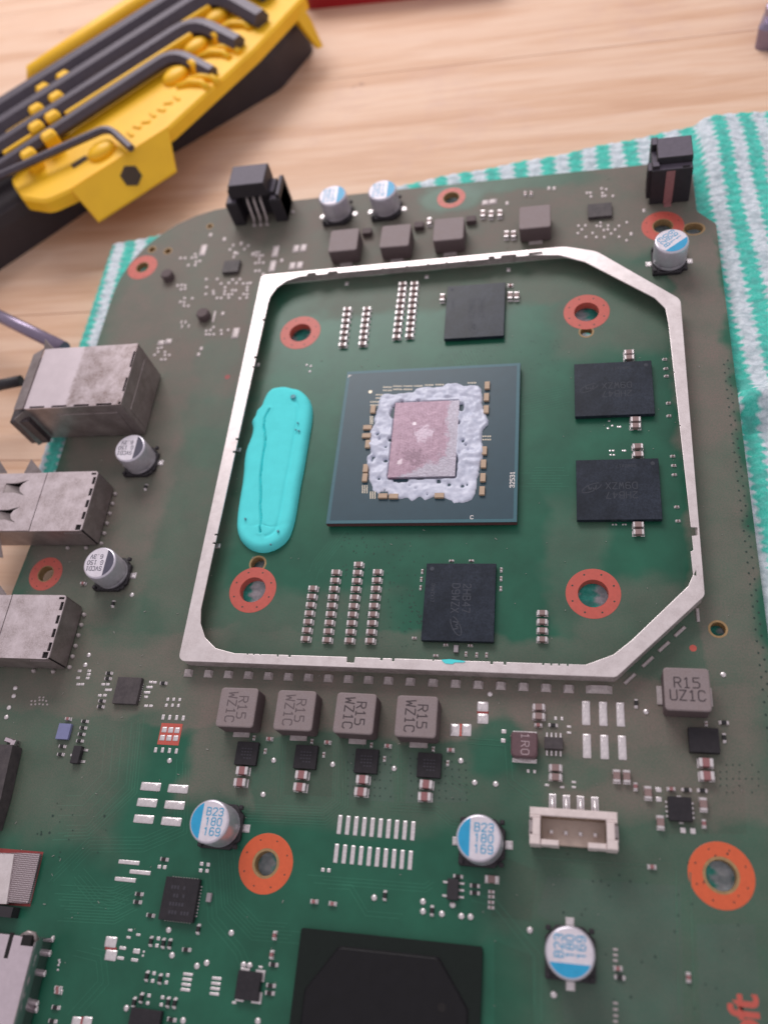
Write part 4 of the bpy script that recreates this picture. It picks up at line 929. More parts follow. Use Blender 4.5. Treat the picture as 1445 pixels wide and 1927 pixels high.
def make_paste():
    A = np.array(PO); B = np.roll(A, -1, 0); st = .17; b = MB()
    x0, y0 = A.min(0) - .5; x1, y1 = A.max(0) + .5; nx = int((x1 - x0) / st) + 1; ny = int((y1 - y0) / st) + 1
    H = np.zeros((nx, ny))
    for i in range(nx):
        for j in range(ny):
            x, y = x0 + i * st, y0 + j * st
            w = noise.noise((x * .9, y * .9, 3)) * .3
            d = dist_poly(np.array([x + w, y + w]), A, B); d = d if inside((x + w, y + w), PO) else -d
            if d <= -.25: H[i, j] = -.5; continue
            e = max(0, min(1, (d + .02) / .8)); edge = math.sqrt(max(0, 1 - (1 - e) ** 2))
            lump = .45 + .5 * noise.noise((x * .42, y * .42, 1.0)) + .3 * noise.noise((x * .95, y * 1.1, 7.0)) + .07 * (1 - 2 * abs(noise.noise((x * 1.5 + y * .4, y * 1.5, 9))))
            lump = lump * (.45 + .55 * min(1, max(0, (y + 8.2) / 1.5)))
            h = edge * max(.12, lump) if d > 0 else -.3
            q = max(abs(x - DC[0]) - DW / 2, abs(y - DC[1]) - DH / 2)
            if q < .05: h = (.72 + .05 * noise.noise((x * 1.3, y * 1.3, 2))) if (x - DC[0]) / DW > .465 + .03 * noise.noise((y * .6, 0, 3)) + .02 * noise.noise((y * 2, x, 3)) and (y - DC[1]) / DH > -.25 else -.5
            elif x > DC[0] and q < .9 and (y - DC[1]) / DH > -.22: h = .72 - q * .35 + .1 * noise.noise((x, y, 5))
            elif q < .9: h = h * .6 + .22
            for (hx, hy, a, c) in HO:
                k = ((x - hx) / a) ** 2 + ((y - hy) / c) ** 2 + .9 * noise.noise((x * 1.6, y * 1.6, 6)) + .5 * noise.noise((x * 4, y * 4, 6))
                if k < 1.0: h = min(h, -.3)
                elif k < 1.6: h = min(h, .25)
            if noise.noise((x * 1.3, y * 1.3, 21)) > .66: h -= .5
            H[i, j] = h
    for _ in range(2): H[1:-1, 1:-1] = np.where(H[1:-1, 1:-1] > .02, (H[1:-1, 1:-1] * 3 + H[:-2, 1:-1] + H[2:, 1:-1] + H[1:-1, :-2] + H[1:-1, 2:]) / 7, H[1:-1, 1:-1])
    K = H.copy(); K[1:-1, 1:-1] = (H[1:-1, 1:-1] * 4 + H[:-2, 1:-1] + H[2:, 1:-1] + H[1:-1, :-2] + H[1:-1, 2:]) / 8
    idx = {}
    for i in range(nx):
        for j in range(ny): idx[i, j] = len(b.v); b.v.append((x0 + i * st, y0 + j * st, K[i, j]))
    for i in range(nx - 1):
        for j in range(ny - 1):
            if max(K[i, j], K[i + 1, j], K[i, j + 1], K[i + 1, j + 1]) > -.02:
                b.f.append((idx[i, j], idx[i + 1, j], idx[i + 1, j + 1], idx[i, j + 1])); b.mi.append(0); b.sm.append(True)
    return b.mesh('thermal_paste', ['paste'])
thing('thermal_paste', 'lumpy white thermal paste squeezed out round the processor die', 'thermal paste', (PX, PY, ZS), me=make_paste())

# cyan putty strip
def make_putty():
    px = [(512, 731), (524, 728), (537, 727), (550, 730), (563, 733), (574, 741), (582, 752), (586, 768), (585, 790), (580, 820), (575, 850), (570, 880), (564, 910), (559, 940), (554, 970), (549, 990), (541, 1010), (528, 1024), (512, 1033), (494, 1037), (476, 1034), (462, 1026), (450, 1012), (445, 992), (446, 968), (450, 940), (455, 910), (458, 885), (459, 865), (463, 845), (472, 822), (475, 806), (473, 794), (479, 783), (483, 772), (491, 764), (496, 752), (502, 740)]
    P = [Vector(U(x, y, .9)) for x, y in px]; n0 = len(P); Q = []
    for i in range(n0):   # smooth closed curve
        p0, p1, p2, p3 = P[i - 1], P[i], P[(i + 1) % n0], P[(i + 2) % n0]
        for t in (0, .25, .5, .75):
            Q.append(.5 * ((2 * p1) + (p2 - p0) * t + (2 * p0 - 5 * p1 + 4 * p2 - p3) * t * t + (3 * p1 - p0 - 3 * p2 + p3) * t ** 3))
    A = np.array([tuple(q) for q in Q]); B = np.roll(A, -1, 0)
    spine = [Vector(U(x, y, .9)) for x, y in [(541, 775), (528, 830), (517, 890), (507, 950), (500, 990)]]
    def near(p):
        best = None
        for a, c in zip(spine, spine[1:]):
            d = c - a; t = max(0, min(1, (p - a).dot(d) / d.dot(d))); q = a + d * t
            if best is None or (q - p).length < (best - p).length: best = q
        return best
    crack = [Vector(U(x, y, 2)) for x, y in [(506, 768), (497, 785), (496, 800), (499, 830), (495, 850), (492, 870), (489, 895), (490, 925), (489, 955), (490, 975), (488, 1000)]]
    ca = np.array([tuple(c) for c in crack]); cb = ca[1:]; ca = ca[:-1]
    cross = [Vector(U(x, y, 2)) for x, y in [(447, 985), (470, 988), (490, 985), (508, 990), (540, 984)]]; xa = np.array([tuple(c) for c in cross]); xb = xa[1:]; xa = xa[:-1]
    b = MB(); N = len(Q); K = 44
    b.loft([[(q.x, q.y, .0) for q in Q], [(q.x, q.y, .12) for q in Q]], cap0=False, cap1=False, smooth=True)
    rings = []
    for k in range(K + 1):
        ring = []
        for q in Q:
            s = k / K; p = q.lerp(near(q), s); pa = np.array([p.x, p.y])
            d = dist_poly(pa, A, B); e = min(1, d / 1.5); h = .12 + 1.6 * math.sqrt(max(0, 1 - (1 - e) ** 2.2))
            right = p.x - near(p).x
            h += .07 * noise.noise((p.x * .3, p.y * .3, 1)) + .02 * noise.noise((p.x * 1.2, p.y * 1.2, 5))
            h -= .22 * math.exp(-((d - 2.6) / .35) ** 2) * (1 if right > .5 else 0)
            c = dist_poly(pa + .22 * noise.noise((p.x * .2, p.y * 1.1, 0)), ca, cb); h -= 1.5 * math.exp(-(c / (.13 + .07 * noise.noise((0, p.y * .6, 3)))) ** 4) - .12 * math.exp(-((c - .45) / .4) ** 2)
            c = dist_poly(pa, xa, xb); h -= .12 * math.exp(-(c / .16) ** 2)
            ring.append((p.x, p.y, max(.03, h)))
        rings.append(ring)
    b.loft(rings, cap0=False, cap1=False, smooth=True)
    return b.mesh('thermal_putty', ['putty'])
put = thing('thermal_putty', 'long cyan putty pad with a split down its middle', 'thermal putty', me=make_putty())
b = MB()
for px, py, w, h in [(551, 746, 1.0, .9), (560, 795, .35, .3), (556, 808, .3, .3), (562, 810, .45, .25), (461, 976, .35, .4), (509, 1024, .35, .25), (523, 999, .4, .4)]:
    x, y = U(px, py, 2.1); b.loft([[(x + sx * w * .5 * (.8 + .4 * random.random()), y + sy * h * .5 * (.8 + .4 * random.random()), z) for sx, sy in ((-1, -.6), (.2, -1), (1, -.3), (.8, .8), (-.2, 1), (-1, .5))] for z in (1.75, 2.16)])
obj('dirt_fleck', b.mesh('dirt_fleck', ['putty_spot']), put, kind='stuff')

# ------------------------------------------------------------------ white four-pin socket
jx, jy = 18.4, -70.85
js = part('fan_socket', None, (jx, jy, 0), 0, 'ivory four-pin socket with leads along its upper side')
b = MB(); Wd, Hd, zt = 12.1, 5.0, 4.2
b.box(0, Hd / 2 - .55, .25, Wd, 1.1, zt, c=.12); 
for s in (-1, 1):
    b.box(s * (Wd / 2 - .75), Hd / 2 - 1.25, .25, 1.5, .35, zt - .003, c=.1); b.box(s * (Wd / 2 - .95), -.1, .25, 1.1, 2.4, zt - .006, c=.1); b.box(s * (Wd / 2 - .75), -Hd / 2 + .65, .25, 1.5, 1.3, zt - .003, c=.12)
    b.box(s * 3.25, -Hd / 2 + .42, .9, 2.5, .75, zt - .4, c=.1); b.box(s * 2.6, -Hd / 2 + .42, .25, 1.2, .72, .9)
obj('housing', b.mesh('housing', ['jst']), js)
b = MB(); b.box(0, -.25, .2, 9.4, 3.7, 1.7); obj('floor', b.mesh('floor', ['jst_floor']), js)
b = MB(); b.box(0, Hd / 2 - 1.13, 1.7, 8.8, .06, zt - .3); [b.box(s * 4.39, -.2, 1.7, .06, 2.2, zt - .3) for s in (-1, 1)]
for k in (-2, 0, 2): b.box(k, Hd / 2 - 1.2, 3.4, .35, .14, zt - .1)
obj('brown_lining', b.mesh('brown_lining', ['jst_in']), js)  # thin brown sheets over the inner walls
pn = MB(); pn.box(0, 0, 1.0, .5, .5, 3.2, c=.15); pn = pn.mesh('pin', ['solder'])
for k in range(4): obj('pin', pn, js, (-3.05 + k * 2.03, -.55, 0))
tb = MB(); tb.box(0, 0, .3, .5, 1.7, 3.0, c=.1); tb.box(0, 0, .02, 1.0, 2.2, .3, c=.1); tb = tb.mesh('side_tab', ['solder_dull'])
for s in (-1, 1): obj('side_tab', tb, js, (s * (Wd / 2 - .2), .1, 0))
lead = MB(); lead.loft([[(u, v, z) for u, v in rrect(w, h)] for w, h, z in ((1.05, 2.0, 0), (1.05, 2.0, .06), (.9, 1.8, .1))]); lead.tube([(0, -1.3, .7), (0, -.5, .55), (0, .2, .2), (0, .6, .15)], [.3, .3, .26, .2], 8); lead = lead.mesh('lead', ['solder'])
for p in [(1039.6, 1508), (1065.6, 1510.4), (1092.3, 1512), (1119.2, 1514)]:
    x, y = U(*p); obj('lead', lead, js, (x - jx, y - jy, 0))

# ------------------------------------------------------------------ connectors on the left edge
def plate(name, loops, z0, z1, mat, parent, loc=(0, 0, 0), label=None):
    return obj(name, curve_mesh(name, loops, z0, z1, [mat]), parent, loc, 0, label)
R4 = lambda x0, y0, x1, y1: [(x0, y0), (x1, y0), (x1, y1), (x0, y1)]
# network jack
X0, X1, Y0, Y1, HT = -89.0, -67.4, .9, 16.1, 11.0
nj = part('network_jack', None, (0, 0, 0), 0, 'tall silver shielded jack at the upper left edge of the board')
b = MB(); b.box((X0 + X1) / 2, (Y0 + Y1) / 2, .3, X1 - X0 - .5, Y1 - Y0 - .5, HT - .35); obj('core', b.mesh('core', ['void']), nj)
sl = [R4(X0 + 1.2 + k * 5.0, Y0 + .05, X0 + 4.6 + k * 5.0, Y0 + .5) for k in range(4)] + [R4(X1 - .5, Y0 + 3.2, X1 - .05, Y0 + 6.6), R4(X1 - .5, Y0 + 9.2, X1 - .05, Y0 + 13.2), R4(X1 - .6, Y0 + .1, X1 - .1, Y0 + .7)]
plate('top_plate', [R4(X0, Y0, X1, Y1)] + sl, HT - .3, HT, 'shell_jack', nj)
b = MB(); b.box((X0 + X1) / 2, Y0 + .1, .3, X1 - X0, .2, HT - .32); b.box(X1 - .1, (Y0 + Y1) / 2, .3, .2, Y1 - Y0 - .5, HT - .32); b.box((X0 + X1) / 2, Y1 - .1, .3, X1 - X0, .2, HT - .32)
b.box(X1 - .03, (Y0 + Y1) / 2, .8, .3, Y1 - Y0 - 2.5, HT - 3.5, c=.1); b.box((X0 + X1) / 2 + 2, Y0 - .02, 1.0, X1 - X0 - 8, .24, HT - 2.5, c=.05)
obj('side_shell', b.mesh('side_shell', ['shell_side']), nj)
fl = MB()
def flap(b, pts, t=(0, 0, .25)): b.loft([pts, [tuple(np.add(p, t)) for p in pts]])
flap(fl, [(X0 - .1, Y0 - .1, HT), (X0 - .1, Y1, HT), (X0 - 3.0, Y1 - .6, HT - 1.0), (X0 - 3.0, Y0 + .4, HT - 1.0)])
flap(fl, [(X0 + .3, Y0, HT - .3), (X0 + .3, Y0, .5), (X0 - 2.6, Y0 - 2.0, .5), (X0 - 2.6, Y0 - 1.6, HT - 1.4)], (0, .25, 0))
flap(fl, [(X0 + 2.0, Y1, HT - .2), (X0 + .2, Y1 + 1.6, HT + 1.2), (X0 - .4, Y1, HT - .2)], (0, .2, 0))
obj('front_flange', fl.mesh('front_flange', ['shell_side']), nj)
b = MB(); b.box(X0 - 2.3, Y0 + .4, .5, 4.4, 3.6, HT - 2.3, c=.3); b.box(X0 - 2.0, (Y0 + Y1) / 2, .5, 2.6, Y1 - Y0 - 3, HT - 3.0); b.box(X0 - 2.6, Y1 - 2.6, HT - 4, 1.4, 4.2, HT - 1.0, c=.2)
obj('plastic_front', b.mesh('plastic_front', ['black_dusty']), nj)
def usb(x1, y0, y1, h, label, spring):
    o = part('usb_port', None, (0, 0, 0), 0, label); x0 = -98.0; xs0 = x1 - 12.0
    b = MB(); b.box((xs0 + x1) / 2, (y0 + y1) / 2, .3, x1 - xs0 - .5, y1 - y0 - .5, h - .3); b.box((x0 + xs0) / 2, (y0 + y1) / 2, .3, xs0 - x0, y1 - y0 - .5, h - 2.2); obj('core', b.mesh('core', ['void']), o)
    xs = x1 - 11.2
    nn = [R4(x1 - .75, y1 - 2.9 - k * 2.55, x1 - .12, y1 - 1.3 - k * 2.55) for k in range(4)] + [R4(x1 - 1.4, y0 + .15, x1 - .3, y0 + 1.3), R4(x1 - 1.4, y1 - .8, x1 - .3, y1 - .35)]
    plate('top_plate', [fillet([(xs + .08, y0, 0), (x1, y0, .6), (x1, y1, .6), (xs + .08, y1, 0)], 3)] + nn, h - .25, h, 'shell', o)
    hl = []
    if spring:
        for yy in (y0 + 3.6, y1 - 3.4):
            L_, R_ = xs - 8.6, xs - 5.0
            hl.append([(L_, yy - 1.05), (R_ - 1.0, yy - 1.1), (R_ + 1.4, yy - 1.75), (R_ + .2, yy - .9), (R_ - .25, yy), (R_ + .2, yy + .9), (R_ + 1.4, yy + 1.75), (R_ - 1.0, yy + 1.1), (L_, yy + 1.05)])
            tg = MB(); tg.loft([[(L_ - .1, yy - .9, h - .25), (L_ - .1, yy + .9, h - .25), (R_ - .4, yy + .9, h - 1.9), (R_ - .4, yy - .9, h - 1.9)], [(L_ - .1, yy - .9, h - .05), (L_ - .1, yy + .9, h - .05), (R_ - .4, yy + .9, h - 1.7), (R_ - .4, yy - .9, h - 1.7)]])
            obj('spring_tongue', tg.mesh('spring_tongue', ['shell_side']), o)
    plate('front_plate', [R4(x0, y0 + .1, xs - .08, y1 - .1)] + hl, h - .22, h + .03, 'shell', o)
    b = MB(); b.box((x0 + x1) / 2, y0 + .1, .3, x1 - x0 - .6, .2, h - .27); b.box(x1 - .1, (y0 + y1) / 2, .3, .2, y1 - y0 - .8, h - .27); b.box((x0 + x1) / 2, y1 - .1, .3, x1 - x0 - .6, .2, h - .27)
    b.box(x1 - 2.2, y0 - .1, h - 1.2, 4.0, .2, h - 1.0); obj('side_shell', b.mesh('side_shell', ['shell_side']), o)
    f = MB()
    flap(f, [(x0 + 3, y1, h), (x0 + 6.5, y1, h), (x0 + 4.6, y1 + 2.4, h + 1.4)], (0, .2, .1)); flap(f, [(xs - 5.5, y1, h - .3), (xs - 1.5, y1, h - .3), (xs - 4.2, y1 + 2.6, h + .6)], (0, .2, .1))
    flap(f, [(x0 + 5, y0, h - .3), (x0 + 9.0, y0, h - .3), (x0 + 8.2, y0 - 3.6, h - 4.6), (x0 + 4.6, y0 - 2.8, h - 4.6)], (0, .25, .1))
    obj('front_flange', f.mesh('front_flange', ['shell_side']), o)
    t = MB(); t.lathe([(.42, 0), (.42, .1), (.25, .5), (.05, .55)], 10); t = t.mesh('solder_joint', ['solder_dull'])
    for k in range(6): obj('solder_joint', t, o, (x1 + .55, y1 - 1.5 - k * (y1 - y0 - 1.5) / 5.2, 0))
    for k in (2.5, 6.5): obj('solder_joint', t, o, (x1 - k, y0 - .5, 0))
usb(-71.1, -24.6, -11.6, 6.6, 'silver port shell with two spring cut-outs on top', True)
usb(-70.6, -49.4, -37.4, 6.0, 'silver port shell at the left edge below the small mounting ring', False)
# shell in the lower left corner
o = part('video_port', None, (0, 0, 0), 0, 'large smooth silver shell in the lower left corner of the board')
b = MB(); prof = [(-60.0, .3), (-60.0, 3.9)] + [(-61.6 + 1.6 * math.cos(a), 3.9 + 1.6 * math.sin(a)) for a in np.linspace(0.1, 1.57, 12)] + [(-62.1, 5.36), (-62.8, 5.3), (-76, 5.3), (-76, .3)]
b.loft([[(x, y, z) for x, z in prof] for y in (-124, -92.1, -91.8)], smooth=True)
obj('shell', b.mesh('shell', ['shell_clean']), o)
b = MB(); b.box(-63.8, -93.2, 5.2, .7, 3.4, 5.31); b.box(-61.0, -92.3, 4.2, 1.6, 1.4, 5.56); obj('slot', b.mesh('slot', ['void']), o)
b = MB(); b.tube([(-62.2, -91.8, 5.0), (-61.2, -91.3, 5.3), (-60.4, -91.4, 4.9), (-60.0, -92.2, 4.4)], .4, 8); obj('corner_seam', b.mesh('corner_seam', ['shell_side']), o)
tm = MB(); tm.box(0, 0, 0, .5, .95, .16, c=.08, r=.15); tm.lathe([(.4, 0), (.36, .2), (.2, .42), (.03, .5)], 14); tm = tm.mesh('solder_joint', ['solder'])
for p in [(99.5, 1768), (93.6, 1795), (83.7, 1833), (70, 1890), (69, 1901)]: obj('solder_joint', tm, o, (*U(*p), 0))
# woven contact pad with red border
o = part('gasket_pad', None, (0, 0, 0), 0, 'woven silver gasket with a red border at the lower left edge')
b = MB(); b.poly([(*U(x, y), .02) for x, y in [(0, 1703), (57, 1707), (82, 1604), (2, 1597), (-60, 1597), (-60, 1703)]]); obj('red_border', b.mesh('red_border', ['red']), o)
q = [U(x, y, .9) for x, y in [(-60, 1698), (51, 1701), (74, 1608), (30, 1607), (-60, 1607)]]
b = MB(); b.loft([[(x, y, .02) for x, y in q], [(x, y, .8) for x, y in q], [(x * .998, y * .9985, .9) for x, y in q]]); obj('gasket', b.mesh('gasket', ['weave']), o)
q = [U(x, y, 1.2) for x, y in [(-60, 1700), (12, 1702), (26, 1608), (-60, 1607)]]
b = MB(); b.loft([[(x, y, .5) for x, y in q], [(x, y, 1.2) for x, y in q]]); obj('clip', b.mesh('clip', ['tin']), o)
b = MB(); b.box(-74, -88.9, .05, 14, 1.5, 2.0); obj('port_shadow', b.mesh('port_shadow', ['black']), o)  # black bar standing in for the shadow of the video port shell
# edge socket with a row of pins
o = part('edge_socket', None, (0, 0, 0), 0, 'grey socket with a row of fine pins at the left edge')
q = [U(x, y, 3) for x, y in [(-70, 1400), (24, 1402), (2, 1500), (-16, 1560), (-70, 1560)]]
b = MB(); b.loft([[(x, y, .2) for x, y in q], [(x, y, 3) for x, y in q]], mi=0); obj('housing', b.mesh('housing', ['chip_d']), o)
b = MB(); b.box(0, 0, 0, .9, .26, .25, c=.05); b.box(-.4, 0, .2, .3, .26, 1.2); m = b.mesh('pin', ['solder_dull'])
for p in lp((30, 1428), (1, 1533), 22): obj('pin', m, o, (*U(*p), 0))
b = MB(); b.box(0, 0, 0, 2.6, .8, 1.0, c=.1); b.box(.9, -.2, .3, .8, 1.2, 1.6, c=.2); obj('latch', b.mesh('latch', ['shell_clean']), o, (*U(26, 1397), 0), math.radians(-12))

# ------------------------------------------------------------------ black connectors on the top edge
o = part('pin_header', None, (-51.9, 63, 0), 0, 'black three-pin connector at the upper left of the board')
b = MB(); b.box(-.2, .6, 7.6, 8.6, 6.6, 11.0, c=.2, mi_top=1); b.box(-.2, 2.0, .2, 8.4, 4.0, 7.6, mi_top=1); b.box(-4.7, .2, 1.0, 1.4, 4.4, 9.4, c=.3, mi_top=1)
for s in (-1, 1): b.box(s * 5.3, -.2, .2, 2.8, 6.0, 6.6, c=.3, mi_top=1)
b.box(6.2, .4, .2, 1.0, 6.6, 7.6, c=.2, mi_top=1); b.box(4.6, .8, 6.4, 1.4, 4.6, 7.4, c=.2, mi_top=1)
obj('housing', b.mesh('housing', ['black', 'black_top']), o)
pn = MB(); pn.tube([(0, 0, 6.8), (0, -1.2, 6.6), (0, -1.9, 5.8), (0, -2.6, 1.0), (0, -3.4, .15)], .32, 6); pn = pn.mesh('pin', ['tin_side'])
for k in range(3): obj('pin', pn, o, (-1.7 + k * 1.6, 0, 0))
jt = MB(); jt.lathe([(.5, 0), (.45, .15), (.2, .4)], 10); jt = jt.mesh('solder_joint', ['solder_dull'])
for k in range(3): obj('solder_joint', jt, o, (-1.7 + k * 1.6, -3.6, 0))
obj('solder_joint', jt, o, (7.3, -.4, 0))
o = part('jack_socket', None, (39.3, 58.6, 0), 0, 'tall black connector at the upper right corner of the board')
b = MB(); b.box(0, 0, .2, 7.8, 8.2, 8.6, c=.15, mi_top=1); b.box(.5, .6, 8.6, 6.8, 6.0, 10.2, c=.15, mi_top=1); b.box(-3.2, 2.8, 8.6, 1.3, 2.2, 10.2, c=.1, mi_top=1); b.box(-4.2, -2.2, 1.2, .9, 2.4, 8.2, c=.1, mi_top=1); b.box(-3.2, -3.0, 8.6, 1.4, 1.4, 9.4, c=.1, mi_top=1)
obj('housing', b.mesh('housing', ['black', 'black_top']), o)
b = MB(); b.box(2.6, -3.6, 8.6, 1.4, .5, 8.62); b.box(2.4, 3.75, 10.2 - 1.6, 1.6, .4, 8.64); b.box(-4.25, -2.2, 4.0, .95, 1.0, 7.6); obj('slot', b.mesh('slot', ['void']), o)
b = MB(); b.box(-.3, -4.14, .2, 1.7, .14, 8.3); b.box(-.3, -4.6, 0, 1.5, 1.0, .3, c=.1); obj('strip', b.mesh('strip', ['ceram_red']), o)

# orange print at the lower right, red spot marks
o = part('board_print', text_mesh('oft', 5.2, 'orange', .12, .92), (*U(1404, 1919), .012), math.pi / 2, 'orange lettering at the lower right corner')
for px, py, r, mt in [(1304, 1220, .55, 'orange'), (428, 709, .6, 'red')]:
    b = MB(); b.disc(0, 0, .012, r, 18); part('red_dot', b.mesh('red_dot', [mt]), (*U(px, py), 0))

# ------------------------------------------------------------------ hex key set on the table
HO_ = (-108.5, 89.12); HA = math.radians(42.55)
hs = thing('hex_key_holder', 'yellow plastic hex key holder on a dark base at the upper left', 'tool holder', (HO_[0], HO_[1], 0), HA)
L2 = lambda pts, z: [(u, -v, z) for u, v in reversed(pts)]
b = MB(); bo = fillet([(-90, -40, 5), (62, -40, 8), (79, -8, 7), (74, 3, 5), (58, 9.5, 8), (20, 6.5, 40), (-90, 8.5, 5)], 5)
b.loft([L2([(u, v * 1.0) for u, v in bo], TZ), L2(bo, 1.0), L2([(u * .985, v * .93) for u, v in bo], 4.0)])
obj('base', b.mesh('base', ['grip']), hs)
b = MB(); yo = fillet([(-18, 3.5, 2), (-18.5, 12, 3), (-14.5, 18.8, 5), (-8.0, 20.4, .5), (21.2, 21.0, 3), (53.4, 12.8, 2), (76, 4.5, 2), (78, -32, 3), (-4, -29, 3), (-5, -2, 1)], 4)
b.loft([L2(yo, 4.3), L2(yo, 7.4), L2([(u + (.5 if u < 0 else -.3), v - (.6 if v > 0 else -.6)) for u, v in yo], 8.0)])
obj('tray', b.mesh('tray', ['yellow']), hs)
b = MB()
F0_ = [(-7.8, -19.8, 7.5), (21.2, -20.2, 7.5), (16.6, -26.5, .4), (-7.0, -26.1, .4)]     # flap that hangs down in front (u, y, z)
fn = Vector((0, -.72, .69))
b.loft([[tuple(Vector(p) - fn * .1) for p in F0_], [tuple(Vector(p) + fn * .75) for p in F0_], [tuple(Vector(p) + fn * .95 + Vector((.3 if p[0] < 0 else -.3, .25 if p[2] < 3 else 0, .25 if p[2] < 3 else 0))) for p in F0_]]); obj('flap', b.mesh('flap', ['yellow']), hs)
b = MB(); fc = Vector((6.4, -23.1, 3.95)) + fn * .97; fd = Vector((0, .69, .72)); hx = [(2.7 * math.cos(math.radians(30 + 60 * k)), 2.7 * math.sin(math.radians(30 + 60 * k))) for k in range(6)]
b.loft([[tuple(fc + Vector((u * q, 0, 0)) + fd * w * q + fn * g) for u, w in hx] for q, g in ((1, -.1), (1, .12), (.93, .2))]); obj('badge', b.mesh('badge', ['brown']), hs, label='dark hexagonal badge on the hanging flap')
b = MB(); b.tube([(4.5, 29.0, 9.0), (5.5, 29.2, 10.4), (30, 30.6, 10.6), (76, 32.6, 10.6)], [1.8, 2.7, 2.7, 2.7], 12); obj('rail', b.mesh('rail', ['yellow']), hs)
cl = MB(); cl.box(0, 0, 0, 3.8, 3.6, 5.0, c=.7, r=.7); cl = cl.mesh('clip', ['yellow'])
for u, v in [(10.6, -17.2), (5.1, -10.6), (.8, -3.9), (4.2, -17.6), (-1.0, -10.8), (-4.2, -3.9), (-3.4, 2.6), (-10.4, 4.6)]: obj('clip', cl, hs, (u, -v, 7.9))
rb = MB(); rb.box(0, 0, 0, 40, 1.3, 3.4, c=.3); rb = rb.mesh('rib', ['yellow'])
for u, v in [(26, -3.7), (36, -10.4), (40, -17)]: obj('rib', rb, hs, (u - 2, -v, 7.9))
r2 = MB(); r2.box(0, 0, 0, 9, 1.3, 3.4, c=.3); r2 = r2.mesh('rib', ['yellow'])
for u, v in [(-10.5, -3.7), (-6.5, -10.6), (-3, -17.4)]: obj('rib', r2, hs, (u, -v, 7.9))
kb = MB(); kb.lathe([(3.0, 0), (3.0, 1.2), (2.7, 2.0), (1.8, 2.6), (.1, 2.9)], 18); kb = kb.mesh('knob', ['yellow'])
for u, v in [(33.0, 4.6), (43.2, -1.8), (54, -8.4), (4.6, 14.6)]: obj('knob', kb, hs, (u, -v, 7.7)).scale = (1.25, .9, .85)
pg = MB(); pg.box(0, 0, 0, 1.8, 4.0, 3.4, c=.6, r=.6); pg = pg.mesh('peg', ['yellow'])
for u, v in [(41, 6.5), (51.5, 1), (62, -6), (57, 8), (47, 12), (65, 2)][:3]: obj('peg', pg, hs, (u - 3.2, -v - .6, 7.9))
ar = MB(); ar.tube([(-3, 3, .3), (0, 1.0, .9), (2.0, -2.0, .9), (2.2, -5, .3)], .9, 8); ar = ar.mesh('moulded_arc', ['yellow'])
for u, v in [(33, 10.5), (43.5, 4.5), (54, -1.5), (36, 11), (46.5, 5), (57, -1)]: obj('moulded_arc', ar, hs, (u + 1, -v - 1, 7.7))
nb = MB(); nb.box(0, 0, 0, .9, 2.4, .5, c=.2); nb = nb.mesh('raised_mark', ['yellow'])
for k in range(7): obj('raised_mark', nb, hs, (13 + k * 2.6, -14.6 + .35 * k + (k % 2) * .6, 7.95), .4 * (k % 3))
b = MB(); b.box(-1.5, -12.6, 7.95, 4.4, 2.2, 8.02); obj('slot', b.mesh('slot', ['brown']), hs)
b = MB(); b.loft([[(u, -v, z) for u, v in q] for z, q in ((6.6, [(74.5, 1.0), (73.5, 5.5), (70.0, 5.5), (69.5, 1.0)]), (2.0, [(74.5, 6), (73.5, 8.0), (70.8, 8), (70.3, 6)]), (-3.0, [(74.0, 9.5), (73.4, 11.0), (72.0, 11.0), (71.6, 9.5)]))]); obj('prong', b.mesh('prong', ['yellow']), hs)
def hexkey(long_pts, short_pts, d, label):
    P = [Vector((u, -v, z)) for u, v, z in long_pts]; Q = [Vector((u, -v, z)) for u, v, z in short_pts]
    c = Vector(P[-1]); a = (c - P[-2]).normalized(); e = (Q[-1] - c).normalized(); R = d * 1.5
    s0 = c - a * R; s1 = c + e * R
    arc = [s0.lerp(c, t).lerp(c.lerp(s1, t), t) for t in (0, .2, .4, .6, .8, 1)]
    b = MB(); b.tube(P[:-1] + arc + [Q[-1]], d / 2, 6, smooth=False); thing('hex_key', label, 'hex key', (HO_[0], HO_[1], 0), HA, 'hex keys clipped in the yellow holder', b.mesh('hex_key', ['key']))
hexkey([(-70, 1.2, 10.2), (36.8, -.6, 10.6)], [(40.0, 13.2, 8.9)], 3.6, 'medium hex key, lowest of the four thick parallel keys in the yellow holder')
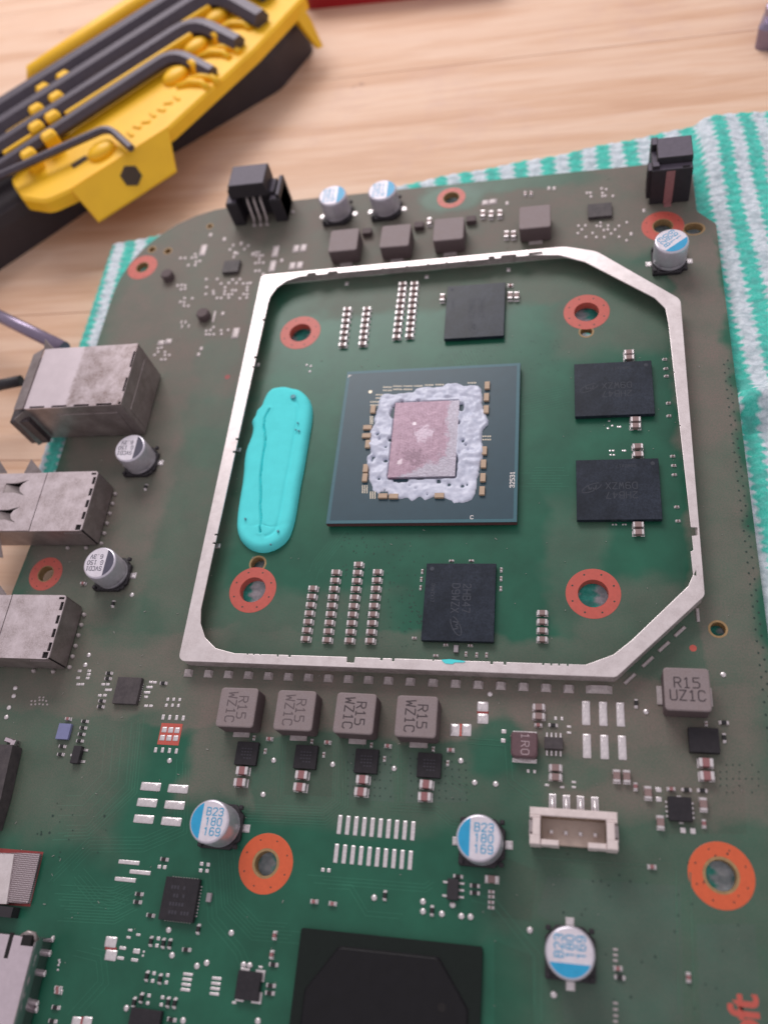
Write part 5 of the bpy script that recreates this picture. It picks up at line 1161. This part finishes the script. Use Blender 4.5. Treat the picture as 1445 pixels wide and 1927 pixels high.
hexkey([(-75, -6.6, 10.6), (47.6, -7.4, 10.8)], [(51.0, 9.2, 9.2)], 4.4, 'thick hex key, second up of the four parallel keys in the yellow holder')
hexkey([(-80, -13.6, 10.8), (58, -14, 11.2)], [(60.5, 6, 9.4)], 5.2, 'thick hex key, third up of the four parallel keys in the yellow holder')
hexkey([(-85, -20.4, 11.0), (67, -20.8, 11.2)], [(68, -3, 10)], 6.0, 'thickest hex key, beside the upper rail of the yellow holder')
hexkey([(-22, 4.4, 11.6), (9.4, 12.2, 11.2)], [(10.0, 22.6, 9.8)], 2.0, 'thinnest hex key, lying slanted above the hexagonal badge')

# ------------------------------------------------------------------ other things at the edges of the table
p0, p1 = Vector((*U(-80, 556, 2), 2)), Vector((*U(122, 655, 2), 2))
b = MB(); b.tube([(0, 0, 0), tuple(p1 - p0)], 1.5, 14); thing('metal_rod', 'slim grey-violet metal rod lying behind the silver jack', 'metal rod', tuple(p0), me=b.mesh('metal_rod', ['rod']))
p0 = Vector((*U(40, 716, 2), 2)); b = MB(); b.tube([(0, 0, 0), (-5, -.6, -.3), (-13, -2.5, -1), (-30, -7, -3)], 1.25, 10)
thing('black_cable', 'thin black cable leading off left from the silver jack', 'cable', tuple(p0), me=b.mesh('black_cable', ['black']))
A_, B_ = Vector(U(590, 17, TZ)), Vector(U(745, 1, TZ)); d_ = (B_ - A_).normalized(); n_ = Vector((-d_.y, d_.x)); c_ = A_ + d_ * 26 + n_ * 17
b = MB(); b.box(0, 0, 0, 60, 34, 12, c=2, r=4)
thing('red_case', 'red plastic case just in view at the top edge beside the yellow prong', 'case', (c_.x, c_.y, TZ), math.atan2(d_.y, d_.x), me=b.mesh('red_case', ['redp']))
x, y = U(1452, 62, TZ + 3); b = MB(); b.box(0, 0, 0, 7, 26, 6, c=1, r=1.5); b.lathe([(3.2, 6), (3.2, 8), (1.5, 8.5)], 6, 0, -8, smooth=False)
thing('metal_clamp', 'grey-violet metal piece at the upper right edge of the table', 'metal piece', (x + 4, y + 10, TZ), math.radians(-20), me=b.mesh('metal_clamp', ['rod']))
